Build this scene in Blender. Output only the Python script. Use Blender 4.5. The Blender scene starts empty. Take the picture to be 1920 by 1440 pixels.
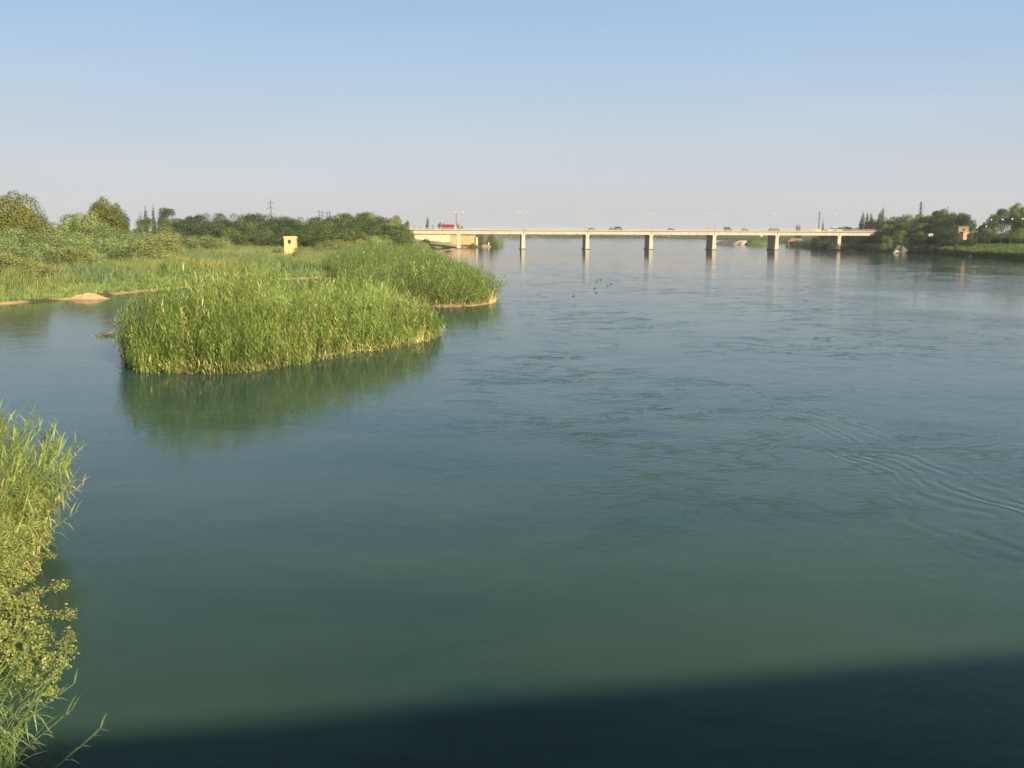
import bpy, math, random
import numpy as np
from mathutils import Vector, Matrix

rad = math.radians
C = bpy.context.scene.collection
scene = bpy.context.scene

# ------------------------------------------------------------------ camera
FPX = 1920 * 35 / 36.0
PITCH = math.atan(285.0 / FPX)
ROLL = rad(0.26)
EYE = 10.0
cam_d = bpy.data.cameras.new("camera")
cam_d.lens = 35; cam_d.sensor_width = 36
cam_d.clip_start = 0.05; cam_d.clip_end = 60000
cam = bpy.data.objects.new("camera", cam_d)
C.objects.link(cam)
CAM_M = (Matrix.Translation((0, 0, EYE)) @ Matrix.Rotation(math.pi / 2 - PITCH, 4, 'X')
         @ Matrix.Rotation(ROLL, 4, 'Z'))
cam.matrix_world = CAM_M
scene.camera = cam
R3 = CAM_M.to_3x3()

# ------------------------------------------------------------------ sky + sun
SUN_TH = 35.0      # light travels this many degrees left of the view axis
SUN_EL = 22.9
w = bpy.data.worlds.new("World"); scene.world = w; w.use_nodes = True
nt = w.node_tree; nt.nodes.clear()
sky = nt.nodes.new('ShaderNodeTexSky'); sky.sky_type = 'NISHITA'; sky.sun_disc = False
sky.sun_elevation = rad(SUN_EL); sky.sun_rotation = rad(180 - SUN_TH)
sky.altitude = 200; sky.air_density = 1.0; sky.dust_density = 1.0; sky.ozone_density = 2.5
bg = nt.nodes.new('ShaderNodeBackground'); bg.inputs['Strength'].default_value = 0.07
ow = nt.nodes.new('ShaderNodeOutputWorld')
# pale summer haze in the lower sky: the colour depends only on the height above the horizon
SKYK = 0.07 * 2 ** 0.85
wtc = nt.nodes.new('ShaderNodeTexCoord'); wsep = nt.nodes.new('ShaderNodeSeparateXYZ'); nt.links.new(wtc.outputs['Generated'], wsep.inputs[0])
wr = nt.nodes.new('ShaderNodeValToRGB'); nt.links.new(wsep.outputs[2], wr.inputs[0]); wr.color_ramp.interpolation = 'B_SPLINE'
wst = [(0.0, (.64, .625, .64)), (0.04, (.63, .64, .66)), (0.09, (.575, .645, .715)), (0.14, (.48, .61, .765)), (0.22, (.365, .57, .83)), (0.34, (.215, .37, .49)), (0.5, (.095, .16, .195)), (0.8, (.08, .13, .175))]
cr = wr.color_ramp
cr.elements[0].position = 0.0; cr.elements[1].position = 0.8
for q_, c_ in wst[1:-1]: cr.elements.new(q_)
for el, (q_, c_) in zip(cr.elements, wst): el.position = q_; el.color = (*c_, 1)
wv = nt.nodes.new('ShaderNodeVectorMath'); wv.operation = 'SCALE'; wv.inputs['Scale'].default_value = 1.0 / SKYK; nt.links.new(wr.outputs[0], wv.inputs[0])
wm = nt.nodes.new('ShaderNodeMix'); wm.data_type = 'RGBA'; wm.inputs[0].default_value = 0.92
wmap = nt.nodes.new('ShaderNodeMapping'); wmap.inputs['Scale'].default_value = (1.6, 1.6, 14); nt.links.new(wtc.outputs['Generated'], wmap.inputs[0])
wn_ = nt.nodes.new('ShaderNodeTexNoise'); wn_.inputs['Scale'].default_value = 1.3; wn_.inputs['Detail'].default_value = 3; nt.links.new(wmap.outputs[0], wn_.inputs['Vector'])
wk = nt.nodes.new('ShaderNodeMapRange'); nt.links.new(wn_.outputs[0], wk.inputs[0])
for i_, v_ in enumerate((0.3, 0.7, 0.965, 1.035)): wk.inputs[i_ + 1].default_value = v_
wv2 = nt.nodes.new('ShaderNodeVectorMath'); wv2.operation = 'SCALE'; nt.links.new(wv.outputs[0], wv2.inputs[0]); nt.links.new(wk.outputs[0], wv2.inputs['Scale'])
nt.links.new(sky.outputs[0], wm.inputs[6]); nt.links.new(wv2.outputs[0], wm.inputs[7])
nt.links.new(wm.outputs[2], bg.inputs[0]); nt.links.new(bg.outputs[0], ow.inputs[0])

sd_ = bpy.data.lights.new("sun", 'SUN'); sd_.energy = 5.0; sd_.angle = rad(1.5); sd_.color = (1.0, 0.84, 0.62)
sun = bpy.data.objects.new("sun", sd_); C.objects.link(sun)
trav = Vector((-math.sin(rad(SUN_TH)) * math.cos(rad(SUN_EL)), math.cos(rad(SUN_TH)) * math.cos(rad(SUN_EL)), -math.sin(rad(SUN_EL))))
sun.rotation_euler = trav.to_track_quat('-Z', 'Y').to_euler()

scene.view_settings.view_transform = 'Standard'
scene.view_settings.look = 'None'
scene.view_settings.exposure = 0.85
scene.view_settings.gamma = 1.0

# ------------------------------------------------------------------ pixel helpers
def ray(px, py):
    return R3 @ Vector(((px - 960) / FPX, (720 - py) / FPX, -1.0))
def G(px, py, z=0.0):
    d = ray(px, py); t = (z - EYE) / d.z
    return (d.x * t, d.y * t)
def F(px, py, dist):
    d = ray(px, py); t = dist / d.y
    return Vector((d.x * t, dist, EYE + d.z * t))
def GP(pts, z=0.0):
    return [G(a, b, z) for a, b in pts]

# ------------------------------------------------------------------ object helpers
def tag(o, label=None, cat=None, group=None, kind=None):
    if label: o['label'] = label
    if cat: o['category'] = cat
    if group: o['group'] = group
    if kind: o['kind'] = kind
    return o
def empty(name, loc, label, cat, group=None, rz=0.0):
    o = bpy.data.objects.new(name, None); C.objects.link(o)
    o.location = loc; o.rotation_euler = (0, 0, rz); o.empty_display_size = 0.5
    return tag(o, label, cat, group)
def link_mesh(name, me, parent=None):
    o = bpy.data.objects.new(name, me); C.objects.link(o)
    if parent is not None: o.parent = parent
    return o
def np_mesh(name, V, Fc, mat, col=None, smooth=False):
    """V (n,3), Fc (m,k) index array"""
    V = np.asarray(V, dtype=np.float32); Fc = np.asarray(Fc, dtype=np.int32)
    me = bpy.data.meshes.new(name)
    k = Fc.shape[1]
    me.vertices.add(len(V)); me.vertices.foreach_set('co', V.ravel())
    me.loops.add(Fc.size); me.loops.foreach_set('vertex_index', Fc.ravel())
    me.polygons.add(len(Fc)); me.polygons.foreach_set('loop_start', np.arange(0, Fc.size, k, dtype=np.int32))
    if smooth: me.polygons.foreach_set('use_smooth', np.ones(len(Fc), dtype=bool))
    if col is not None:
        a = me.color_attributes.new('col', 'FLOAT_COLOR', 'POINT')
        c4 = np.ones((len(V), 4), dtype=np.float32); c4[:, :3] = col
        a.data.foreach_set('color', c4.ravel())
    me.update(calc_edges=True)
    if mat: me.materials.append(mat)
    return me
def quads_mesh(name, Q, mat, col=None):
    """Q (n,4,3); col (n,3)"""
    n = len(Q)
    V = Q.reshape(-1, 3); Fc = np.arange(n * 4).reshape(n, 4)
    c = None if col is None else np.repeat(col, 4, axis=0)
    return np_mesh(name, V, Fc, mat, c)

class MB:
    """collects small solids into one mesh"""
    def __init__(s): s.v = []; s.f = []
    def add(s, vs, fs):
        b = len(s.v); s.v += [tuple(v) for v in vs]; s.f += [tuple(i + b for i in f) for f in fs]
    def box(s, x0, x1, y0, y1, z0, z1):
        s.add([(x0,y0,z0),(x1,y0,z0),(x1,y1,z0),(x0,y1,z0),(x0,y0,z1),(x1,y0,z1),(x1,y1,z1),(x0,y1,z1)],
              [(0,3,2,1),(4,5,6,7),(0,1,5,4),(1,2,6,5),(2,3,7,6),(3,0,4,7)])
    def frus(s, x0, x1, y0, y1, z0, X0, X1, Y0, Y1, z1):
        s.add([(x0,y0,z0),(x1,y0,z0),(x1,y1,z0),(x0,y1,z0),(X0,Y0,z1),(X1,Y0,z1),(X1,Y1,z1),(X0,Y1,z1)],
              [(0,3,2,1),(4,5,6,7),(0,1,5,4),(1,2,6,5),(2,3,7,6),(3,0,4,7)])
    def tube(s, a, b, r0, r1, n=6, cap=True):
        a = Vector(a); b = Vector(b); d = (b - a)
        if d.length < 1e-6: return
        d.normalize(); u = d.orthogonal().normalized(); v = d.cross(u)
        vs = []
        for p, r in ((a, r0), (b, r1)):
            for i in range(n):
                t = 2 * math.pi * i / n
                vs.append(p + u * (r * math.cos(t)) + v * (r * math.sin(t)))
        fs = [(i, (i + 1) % n, n + (i + 1) % n, n + i) for i in range(n)]
        if cap: fs += [tuple(range(n - 1, -1, -1)), tuple(range(n, 2 * n))]
        s.add(vs, fs)
    def path(s, pts, rs, n=6):
        for i in range(len(pts) - 1): s.tube(pts[i], pts[i + 1], rs[i], rs[i + 1], n)
    def ball(s, c, rx, ry, rz, nu=10, nv=7):
        vs = [(c[0], c[1], c[2] - rz)]
        for j in range(1, nv):
            ph = -math.pi / 2 + math.pi * j / nv
            for i in range(nu):
                t = 2 * math.pi * i / nu
                vs.append((c[0] + rx * math.cos(ph) * math.cos(t), c[1] + ry * math.cos(ph) * math.sin(t), c[2] + rz * math.sin(ph)))
        vs.append((c[0], c[1], c[2] + rz)); N = len(vs) - 1; fs = []
        for i in range(nu):
            fs.append((0, 1 + (i + 1) % nu, 1 + i)); fs.append((N, N - nu + i, N - nu + (i + 1) % nu))
        for j in range(nv - 2):
            for i in range(nu):
                a = 1 + j * nu + i; b = 1 + j * nu + (i + 1) % nu
                fs.append((a, b, b + nu, a + nu))
        s.add(vs, fs)
    def prism(s, pts, y0, y1):
        """profile in xz extruded along y"""
        n = len(pts)
        s.add([(p[0], y0, p[1]) for p in pts] + [(p[0], y1, p[1]) for p in pts],
              [tuple(range(n)), tuple(range(2 * n - 1, n - 1, -1))] + [(i, n + i, n + (i + 1) % n, (i + 1) % n) for i in range(n)])
    def mesh(s, name, mat, smooth=False):
        me = bpy.data.meshes.new(name); me.from_pydata(s.v, [], s.f); me.materials.append(mat)
        if smooth: me.polygons.foreach_set('use_smooth', [True] * len(me.polygons))
        me.update(); return me
    def build(s, name, mat, parent=None, smooth=False):
        return link_mesh(name, s.mesh(name, mat, smooth), parent)

# ------------------------------------------------------------------ materials
def N(nt, t, **kw):
    n = nt.nodes.new(t)
    for k, v in kw.items():
        if k in n.inputs: n.inputs[k].default_value = v
        else: setattr(n, k, v)
    return n
def math_n(nt, op, a, b=None, c=None, clamp=False):
    n = nt.nodes.new('ShaderNodeMath'); n.operation = op; n.use_clamp = clamp
    for i, x in enumerate((a, b, c)):
        if x is None: continue
        if isinstance(x, (int, float)): n.inputs[i].default_value = x
        else: nt.links.new(x, n.inputs[i])
    return n.outputs[0]
def map_range(nt, v, a, b, c=0.0, d=1.0, smooth=True):
    n = nt.nodes.new('ShaderNodeMapRange'); n.interpolation_type = 'SMOOTHSTEP' if smooth else 'LINEAR'
    nt.links.new(v, n.inputs[0])
    for i, x in enumerate((a, b, c, d)): n.inputs[i + 1].default_value = x
    return n.outputs[0]
def mat_solid(name, c1, c2=None, scale=1.0, rough=0.8, metal=0.0, bump=0.0, spec=0.3, detail=6, streak=False):
    m = bpy.data.materials.new(name); m.use_nodes = True; t = m.node_tree
    p = t.nodes['Principled BSDF']; p.inputs['Roughness'].default_value = rough; p.inputs['Metallic'].default_value = metal
    p.inputs['Specular IOR Level'].default_value = spec
    c2 = c2 or tuple(x * 0.75 for x in c1)
    tc = N(t, 'ShaderNodeTexCoord'); src = tc.outputs['Object']
    if streak:
        mp = N(t, 'ShaderNodeMapping'); mp.inputs['Scale'].default_value = (1, 1, 0.15)
        t.links.new(src, mp.inputs[0]); src = mp.outputs[0]
    n = N(t, 'ShaderNodeTexNoise', Scale=scale, Detail=detail, Roughness=0.65); t.links.new(src, n.inputs['Vector'])
    r = N(t, 'ShaderNodeValToRGB'); r.color_ramp.elements[0].position = 0.3; r.color_ramp.elements[1].position = 0.7
    r.color_ramp.elements[0].color = (*c2, 1); r.color_ramp.elements[1].color = (*c1, 1)
    t.links.new(n.outputs[0], r.inputs[0]); t.links.new(r.outputs[0], p.inputs['Base Color'])
    if bump:
        b = N(t, 'ShaderNodeBump', Strength=1.0, Distance=bump); t.links.new(n.outputs[0], b.inputs['Height'])
        t.links.new(b.outputs[0], p.inputs['Normal'])
    return m
def mat_foliage(name, rough=0.55, trans=0.3, var=0.22, spec=0.25, gain=(1.75, 1.75, 1.95)):
    m = bpy.data.materials.new(name); m.use_nodes = True; t = m.node_tree; t.nodes.clear()
    at = N(t, 'ShaderNodeAttribute', attribute_name='col')
    oi = N(t, 'ShaderNodeObjectInfo')
    mx = N(t, 'ShaderNodeMix', data_type='RGBA', blend_type='MULTIPLY'); mx.inputs[0].default_value = 1
    gn = N(t, 'ShaderNodeVectorMath', operation='MULTIPLY'); gn.inputs[1].default_value = gain
    t.links.new(at.outputs['Color'], gn.inputs[0]); t.links.new(gn.outputs[0], mx.inputs[6]); t.links.new(oi.outputs['Color'], mx.inputs[7])
    geo = N(t, 'ShaderNodeNewGeometry')
    nz = N(t, 'ShaderNodeTexNoise', Scale=0.35, Detail=3); t.links.new(geo.outputs['Position'], nz.inputs['Vector'])
    k = map_range(t, nz.outputs[0], 0.3, 0.7, 1 - var, 1 + var)
    hs = N(t, 'ShaderNodeHueSaturation'); t.links.new(mx.outputs[2], hs.inputs['Color']); t.links.new(k, hs.inputs['Value'])
    p = N(t, 'ShaderNodeBsdfPrincipled', Roughness=rough); p.inputs['Specular IOR Level'].default_value = spec
    t.links.new(hs.outputs[0], p.inputs['Base Color'])
    tr = N(t, 'ShaderNodeBsdfTranslucent')
    t2 = N(t, 'ShaderNodeMix', data_type='RGBA', blend_type='MULTIPLY'); t2.inputs[0].default_value = 1
    t.links.new(hs.outputs[0], t2.inputs[6]); t2.inputs[7].default_value = (1.25, 1.2, 0.6, 1)
    t.links.new(t2.outputs[2], tr.inputs[0])
    ms = N(t, 'ShaderNodeMixShader'); ms.inputs[0].default_value = trans
    t.links.new(p.outputs[0], ms.inputs[1]); t.links.new(tr.outputs[0], ms.inputs[2])
    o = N(t, 'ShaderNodeOutputMaterial'); t.links.new(ms.outputs[0], o.inputs[0])
    return m
M_FOL = mat_foliage('foliage')
M_REED = mat_foliage('reed_leaf', rough=0.45, trans=0.28, var=0.28, gain=(2.1, 2.2, 2.4))
M_BARK = mat_solid('bark', (0.16, 0.12, 0.08), (0.08, 0.06, 0.04), 4, 0.9, bump=0.03)
M_CONC = mat_solid('bridge_concrete', (0.53, 0.475, 0.36), (0.39, 0.34, 0.255), 0.35, 0.85, streak=True)  # warm concrete tone with vertical stain streaks
M_CONC2 = mat_solid('deck_slab_concrete', (0.45, 0.37, 0.28), (0.34, 0.28, 0.21), 0.5, 0.85)
M_RAIL = mat_solid('painted_rail', (0.36, 0.36, 0.34), None, 2, 0.5, 0.0)
M_ASPH = mat_solid('asphalt', (0.06, 0.06, 0.06), None, 3, 0.9)
M_STEEL = mat_solid('weathered_steel', (0.13, 0.125, 0.125), (0.09, 0.09, 0.095), 3, 0.6, 0.0)
M_POLE = mat_solid('lamp_post_paint', (0.5, 0.42, 0.4), None, 2, 0.6)
M_WHITE = mat_solid('white_paint', (0.82, 0.82, 0.8), (0.74, 0.74, 0.72), 1, 0.45)
M_YEL = mat_solid('yellow_plaster', (0.68, 0.5, 0.2), (0.58, 0.42, 0.17), 1.4, 0.85, streak=True)
M_YELROOF = mat_solid('pale_plaster', (0.75, 0.6, 0.3), None, 2, 0.85)
M_DARK = mat_solid('dark_opening', (0.03, 0.03, 0.03), None, 2, 0.5)
M_GLASS = mat_solid('window_glass', (0.04, 0.05, 0.06), None, 2, 0.1, spec=0.6)
M_RED = mat_solid('red_roof_sheet', (0.24, 0.03, 0.04), (0.17, 0.02, 0.03), 2, 0.6)
M_PINK = mat_solid('weathered_tile', (0.29, 0.19, 0.14), (0.25, 0.15, 0.11), 2, 0.8)
M_MUD = mat_solid('mud_brick', (0.58, 0.38, 0.19), (0.42, 0.25, 0.12), 0.6, 0.95)
M_PALE = mat_solid('pale_stone_wall', (0.66, 0.52, 0.32), (0.54, 0.42, 0.26), 0.5, 0.9)
M_SAND = mat_solid('sand', (0.55, 0.38, 0.2), (0.42, 0.28, 0.14), 1.5, 0.95, bump=0.05)
M_ROCK = mat_solid('grey_rock', (0.14, 0.125, 0.12), (0.075, 0.07, 0.07), 1.0, 0.9, bump=0.15)
M_ROCKL = mat_solid('pale_rock', (0.5, 0.42, 0.33), (0.38, 0.32, 0.26), 1.0, 0.9, bump=0.1)
M_RUBBER = mat_solid('rubber', (0.02, 0.02, 0.02), None, 2, 0.8)
M_DUCK = mat_solid('dark_plumage', (0.05, 0.045, 0.04), (0.03, 0.03, 0.03), 8, 0.6)

# ------------------------------------------------------------------ river plan (world metres)
LEFT_SHORE = GP([(-1500, 640), (-700, 606), (-300, 583), (-100, 575), (0, 571), (70, 567), (140, 561), (190, 556), (240, 550),
                 (330, 541), (440, 531), (540, 524), (600, 521), (640, 527), (660, 541), (700, 558), (760, 570), (820, 576), (880, 575),
                 (920, 570), (936, 563), (915, 550), (885, 534), (858, 519), (832, 501), (812, 488), (803, 479), (828, 471),
                 (860, 466), (880, 463.5), (905, 461), (930, 459), (945, 456.5), (942, 453.5), (915, 450.5), (880, 447.5)])
xl, yl = LEFT_SHORE[-1]
LEFT = LEFT_SHORE + [(xl - 60, 1900), (-3000, 1900), (-3000, LEFT_SHORE[0][1])]
RIGHT_SHORE = GP([(1345, 449.2), (1400, 452.5), (1435, 454.8), (1475, 457.5), (1500, 460.5), (1530, 463), (1560, 465), (1592, 467), (1602, 470),
                  (1650, 472), (1700, 473.5), (1760, 476), (1800, 480), (1860, 484), (1920, 488), (2100, 497), (2600, 522), (3600, 585)])
RIGHT = [(RIGHT_SHORE[0][0], 1900)] + RIGHT_SHORE + [(3000, RIGHT_SHORE[-1][1]), (3000, 1900)]
ISLE = GP([(228, 685), (260, 699), (330, 702), (420, 703), (470, 699), (520, 691), (570, 683), (600, 675), (680, 661), (760, 649), (818, 634),
           (824, 629), (800, 620), (740, 609), (690, 603), (560, 608), (450, 624), (350, 642), (272, 660), (232, 673)])
NEAR = GP([(-900, 800), (-350, 850), (-120, 905), (40, 948), (105, 975), (85, 1045), (40, 1100), (-30, 1180), (-90, 1300), (-130, 1440)])
NEAR = NEAR + [(NEAR[-1][0], -60), (-60, -60), (-60, NEAR[0][1])]
xf, yf = LEFT_SHORE[-1]
FAR = [(-20000, 1800), (xf - 120, 1760), (0, 1960), (200, 1930), (420, 1800), (20000, 1650), (20000, 30000), (-20000, 30000)]

def sdist(P, poly):
    P = np.asarray(P, float); n = len(poly)
    best = np.full(len(P), 1e18); ins = np.zeros(len(P), bool)
    for i in range(n):
        a = np.array(poly[i], float); b = np.array(poly[(i + 1) % n], float)
        ab = b - a; L = (ab ** 2).sum()
        if L < 1e-12: continue
        t = np.clip(((P - a) @ ab) / L, 0, 1)
        d = ((P - a - t[:, None] * ab) ** 2).sum(1)
        best = np.minimum(best, d)
        c = (a[1] > P[:, 1]) != (b[1] > P[:, 1])
        if abs(ab[1]) > 1e-12:
            xi = a[0] + (P[:, 1] - a[1]) / ab[1] * ab[0]
            ins ^= c & (P[:, 0] < xi)
    d = np.sqrt(best)
    return np.where(ins, d, -d)
def ss(x): x = np.clip(x, 0, 1); return x * x * (3 - 2 * x)
def wob(P, s, seed=0):
    x = P[:, 0] / s; y = P[:, 1] / s
    return (np.sin(x * 1.7 + seed) * np.cos(y * 1.3 + seed * 2) + 0.5 * np.sin(x * 3.9 + y * 2.7 + seed) + 0.25 * np.sin(7.3 * x - 6.1 * y + seed)) / 1.75
def prof(sd, hi, ramp):
    up = 0.3 * np.clip(sd / 1.6, 0, 1) + hi * ss(sd / ramp)
    return np.where(sd > 0, up, np.maximum(sd * 0.35, -3.0))
def ground(P):
    P = np.atleast_2d(np.asarray(P, float))[:, :2]
    sl = sdist(P, LEFT) + 0.6 * wob(P, 5, 1) * 0.6
    z = prof(sl, 1.3, 28) + np.where(sl > 0, 1.6 * ss((sl - 30) / 140), 0)
    sr = sdist(P, RIGHT); z = np.maximum(z, prof(sr, 2.0, 22) + np.where(sr > 0, 2.0 * ss((sr - 20) / 100), 0))
    z = np.maximum(z, prof(sdist(P, ISLE) - 0.5 + 0.3 * wob(P, 2.2, 4), 0.25, 6) - 0.12)
    z = np.maximum(z, prof(sdist(P, NEAR), 1.6, 10))
    z = np.maximum(z, prof(sdist(P, FAR), 1.5, 60))
    # embankment below the left end of the far bridge, rising to the walls behind it
    m = np.exp(-(((P[:, 0] + 78) / 42) ** 2 + ((P[:, 1] - 668) / 40) ** 2)) * 4.6
    z = z + np.where(sl > 0, m * np.clip(sl / 12, 0, 1), 0)
    m = np.exp(-(((P[:, 0] - 275) / 45) ** 2 + ((P[:, 1] - 612) / 40) ** 2)) * 5.0
    z = z + np.where(sr > 0, m * np.clip(sr / 10, 0, 1), 0)
    return z + np.where(z > 0.3, 0.12 * wob(P, 9, 3), 0)
def gz(x, y): return float(ground([(x, y)])[0])

def axis(segs):
    out = []
    for a, b, st in segs: out += list(np.arange(a, b, st))
    return out
def grow(a, b, st, k):
    out = []
    while a < b: out.append(a); a += st; st *= k
    return out + [b]
xs = sorted(set([-x for x in grow(260, 7700, 12, 1.35)] + axis([(-260, -130, 4), (-130, 24, 1.4), (24, 330, 4)]) + grow(330, 7700, 10, 1.35)))
ys = sorted(set([-x for x in grow(60, 800, 10, 1.5)] + axis([(-60, 10, 4), (10, 260, 1.4), (260, 760, 4)]) + grow(760, 7700, 8, 1.15)))
X, Y = np.meshgrid(xs, ys)
P = np.stack([X.ravel(), Y.ravel()], 1)
Z = ground(P)
V = np.column_stack([P, Z]); nx, ny = len(xs), len(ys)
idx = np.arange(nx * ny).reshape(ny, nx)
Fq = np.stack([idx[:-1, :-1], idx[:-1, 1:], idx[1:, 1:], idx[1:, :-1]], -1).reshape(-1, 4)
M_GROUND = bpy.data.materials.new('bank_ground'); M_GROUND.use_nodes = True
t = M_GROUND.node_tree; p = t.nodes['Principled BSDF']; p.inputs['Roughness'].default_value = 0.95; p.inputs['Specular IOR Level'].default_value = 0.1
geo = N(t, 'ShaderNodeNewGeometry'); sp = N(t, 'ShaderNodeSeparateXYZ'); t.links.new(geo.outputs['Position'], sp.inputs[0])
n1 = N(t, 'ShaderNodeTexNoise', Scale=0.12, Detail=8, Roughness=0.7); t.links.new(geo.outputs['Position'], n1.inputs['Vector'])
rg = N(t, 'ShaderNodeValToRGB'); t.links.new(n1.outputs[0], rg.inputs[0])
rg.color_ramp.elements[0].position = 0.35; rg.color_ramp.elements[0].color = (0.055, 0.085, 0.022, 1)
rg.color_ramp.elements[1].position = 0.68; rg.color_ramp.elements[1].color = (0.17, 0.16, 0.06, 1)
e = rg.color_ramp.elements.new(0.52); e.color = (0.085, 0.12, 0.03, 1)
n2 = N(t, 'ShaderNodeTexNoise', Scale=0.9, Detail=4); t.links.new(geo.outputs['Position'], n2.inputs['Vector'])
zz = math_n(t, 'ADD', sp.outputs[2], math_n(t, 'MULTIPLY', n2.outputs[0], 0.25))
mk = map_range(t, zz, 0.32, 0.5)
mx = N(t, 'ShaderNodeMix', data_type='RGBA'); t.links.new(mk, mx.inputs[0])
nsm = N(t, 'ShaderNodeTexNoise', Scale=0.07, Detail=2); t.links.new(geo.outputs['Position'], nsm.inputs['Vector'])
far_y = map_range(t, sp.outputs[1], 120, 132)
sm_ = N(t, 'ShaderNodeMix', data_type='RGBA'); t.links.new(math_n(t, 'MULTIPLY', math_n(t, 'MULTIPLY', far_y, map_range(t, sp.outputs[0], 60, 75, 1.0, 0.0)), map_range(t, nsm.outputs[0], 0.32, 0.42)), sm_.inputs[0])
sm_.inputs[6].default_value = (0.10, 0.085, 0.04, 1); sm_.inputs[7].default_value = (0.5, 0.35, 0.18, 1); t.links.new(sm_.outputs[2], mx.inputs[6]); west = math_n(t, 'MULTIPLY', map_range(t, sp.outputs[1], 560, 610), map_range(t, sp.outputs[0], 40, 60, 1.0, 0.0))
tn = N(t, 'ShaderNodeMix', data_type='RGBA'); t.links.new(math_n(t, 'MULTIPLY', west, map_range(t, n1.outputs[0], 0.3, 0.5)), tn.inputs[0]); t.links.new(rg.outputs[0], tn.inputs[6]); tn.inputs[7].default_value = (0.42, 0.32, 0.19, 1)
t.links.new(tn.outputs[2], mx.inputs[7]); t.links.new(mx.outputs[2], p.inputs['Base Color'])
bm_ = N(t, 'ShaderNodeBump', Strength=1.0, Distance=0.15); t.links.new(n2.outputs[0], bm_.inputs['Height']); t.links.new(bm_.outputs[0], p.inputs['Normal'])
tag(link_mesh('ground', np_mesh('ground', V, Fq, M_GROUND, smooth=True)), kind='structure')

# ------------------------------------------------------------------ water
M_WATER = bpy.data.materials.new('river_water'); M_WATER.use_nodes = True
t = M_WATER.node_tree; p = t.nodes['Principled BSDF']
p.inputs['Subsurface Weight'].default_value = 1.0; p.inputs['Subsurface Radius'].default_value = (0.5, 0.9, 0.7); p.inputs['Subsurface Scale'].default_value = 1.5
p.inputs['Roughness'].default_value = 0.045; p.inputs['IOR'].default_value = 1.333
geo = N(t, 'ShaderNodeNewGeometry'); pos = geo.outputs['Position']
sep = N(t, 'ShaderNodeSeparateXYZ'); t.links.new(pos, sep.inputs[0]); PX, PY = sep.outputs[0], sep.outputs[1]
# turbid body colour, slowly varying
mpb = N(t, 'ShaderNodeMapping'); mpb.inputs['Scale'].default_value = (0.6, 1.5, 1); mpb.inputs['Rotation'].default_value = (0, 0, -0.25); t.links.new(pos, mpb.inputs[0])
nb = N(t, 'ShaderNodeTexNoise', Scale=0.10, Detail=4, Roughness=0.5); t.links.new(mpb.outputs[0], nb.inputs['Vector'])
rb = N(t, 'ShaderNodeValToRGB'); t.links.new(nb.outputs[0], rb.inputs[0])
rb.color_ramp.elements[0].position = 0.35; rb.color_ramp.elements[0].color = (0.021, 0.052, 0.042, 1)
rb.color_ramp.elements[1].position = 0.65; rb.color_ramp.elements[1].color = (0.036, 0.068, 0.045, 1)
nd = N(t, 'ShaderNodeTexNoise', Scale=0.085, Detail=4, Roughness=0.6, Distortion=0.6); mpd = N(t, 'ShaderNodeMapping'); mpd.inputs['Scale'].default_value = (0.8, 2.0, 1); mpd.inputs['Rotation'].default_value = (0, 0, -0.3); mpd.inputs['Location'].default_value = (4, 2, 0)
t.links.new(pos, mpd.inputs[0]); t.links.new(mpd.outputs[0], nd.inputs['Vector'])
dkm = N(t, 'ShaderNodeMix', data_type='RGBA'); t.links.new(map_range(t, nd.outputs[0], 0.56, 0.70, 0.0, 0.6), dkm.inputs[0]); t.links.new(rb.outputs[0], dkm.inputs[6]); dkm.inputs[7].default_value = (0.008, 0.032, 0.034, 1)
t.links.new(dkm.outputs[2], p.inputs['Base Color'])
# flow direction is away from the camera; boils and eddies over mid river
def mapped(scale, rot=0.0, loc=(0, 0, 0)):
    m = N(t, 'ShaderNodeMapping'); m.inputs['Scale'].default_value = scale; m.inputs['Rotation'].default_value = (0, 0, rot); m.inputs['Location'].default_value = loc
    t.links.new(pos, m.inputs[0]); return m.outputs[0]
def noise(vec, sc, det=2, rough=0.5, dist=0.0):
    n = N(t, 'ShaderNodeTexNoise', Scale=sc, Detail=det, Roughness=rough, Distortion=dist); t.links.new(vec, n.inputs['Vector']); return n.outputs[0]
def mul(a, b): return math_n(t, 'MULTIPLY', a, b)
def add(a, b): return math_n(t, 'ADD', a, b)
def ridge(n, width):    # thin crest where the noise crosses one half
    a = math_n(t, 'ABSOLUTE', math_n(t, 'SUBTRACT', n, 0.5))
    return map_range(t, a, 0.0, width, 1.0, 0.0)
# region masks: calm close to the camera and on the left, broken in mid river
d_mid = map_range(t, PY, 22, 46)
far_off = map_range(t, PY, 150, 420, 1.0, 0.15)
xm = add(PX, mul(PY, -0.02))
rgt = map_range(t, xm, -16, 4)
patch = map_range(t, noise(mapped((1, 0.7, 1)), 0.035, 2), 0.38, 0.56)
region = mul(mul(d_mid, far_off), rgt)
cw = math_n(t, 'SUBTRACT', noise(mapped((1, 1.5, 1), 0, (3, 5, 0)), 2.6, 2, 0.55), 0.5)
k1 = ridge(noise(mapped((0.7, 1.25, 1), 0.2), 0.10, 4, 0.55, 1.2), 0.022)
k2 = mul(ridge(noise(mapped((0.6, 1.3, 1), -0.2, (31, 7, 0)), 0.24, 4, 0.6, 1.0), 0.032), 0.9)
k3 = mul(map_range(t, noise(mapped((0.55, 1.6, 1), 0.1, (11, 17, 0)), 0.55, 3, 0.6, 0.8), 0.62, 0.68), 0.5)
brk = map_range(t, noise(mapped((1, 1, 1), 0, (9, 3, 0)), 0.16, 3), 0.40, 0.53)
LM = mul(mul(math_n(t, 'MAXIMUM', math_n(t, 'MAXIMUM', k1, k2), k3), brk), mul(region, add(mul(patch, 0.8), 0.2)))
lines = mul(cw, mul(LM, 0.045))
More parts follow.
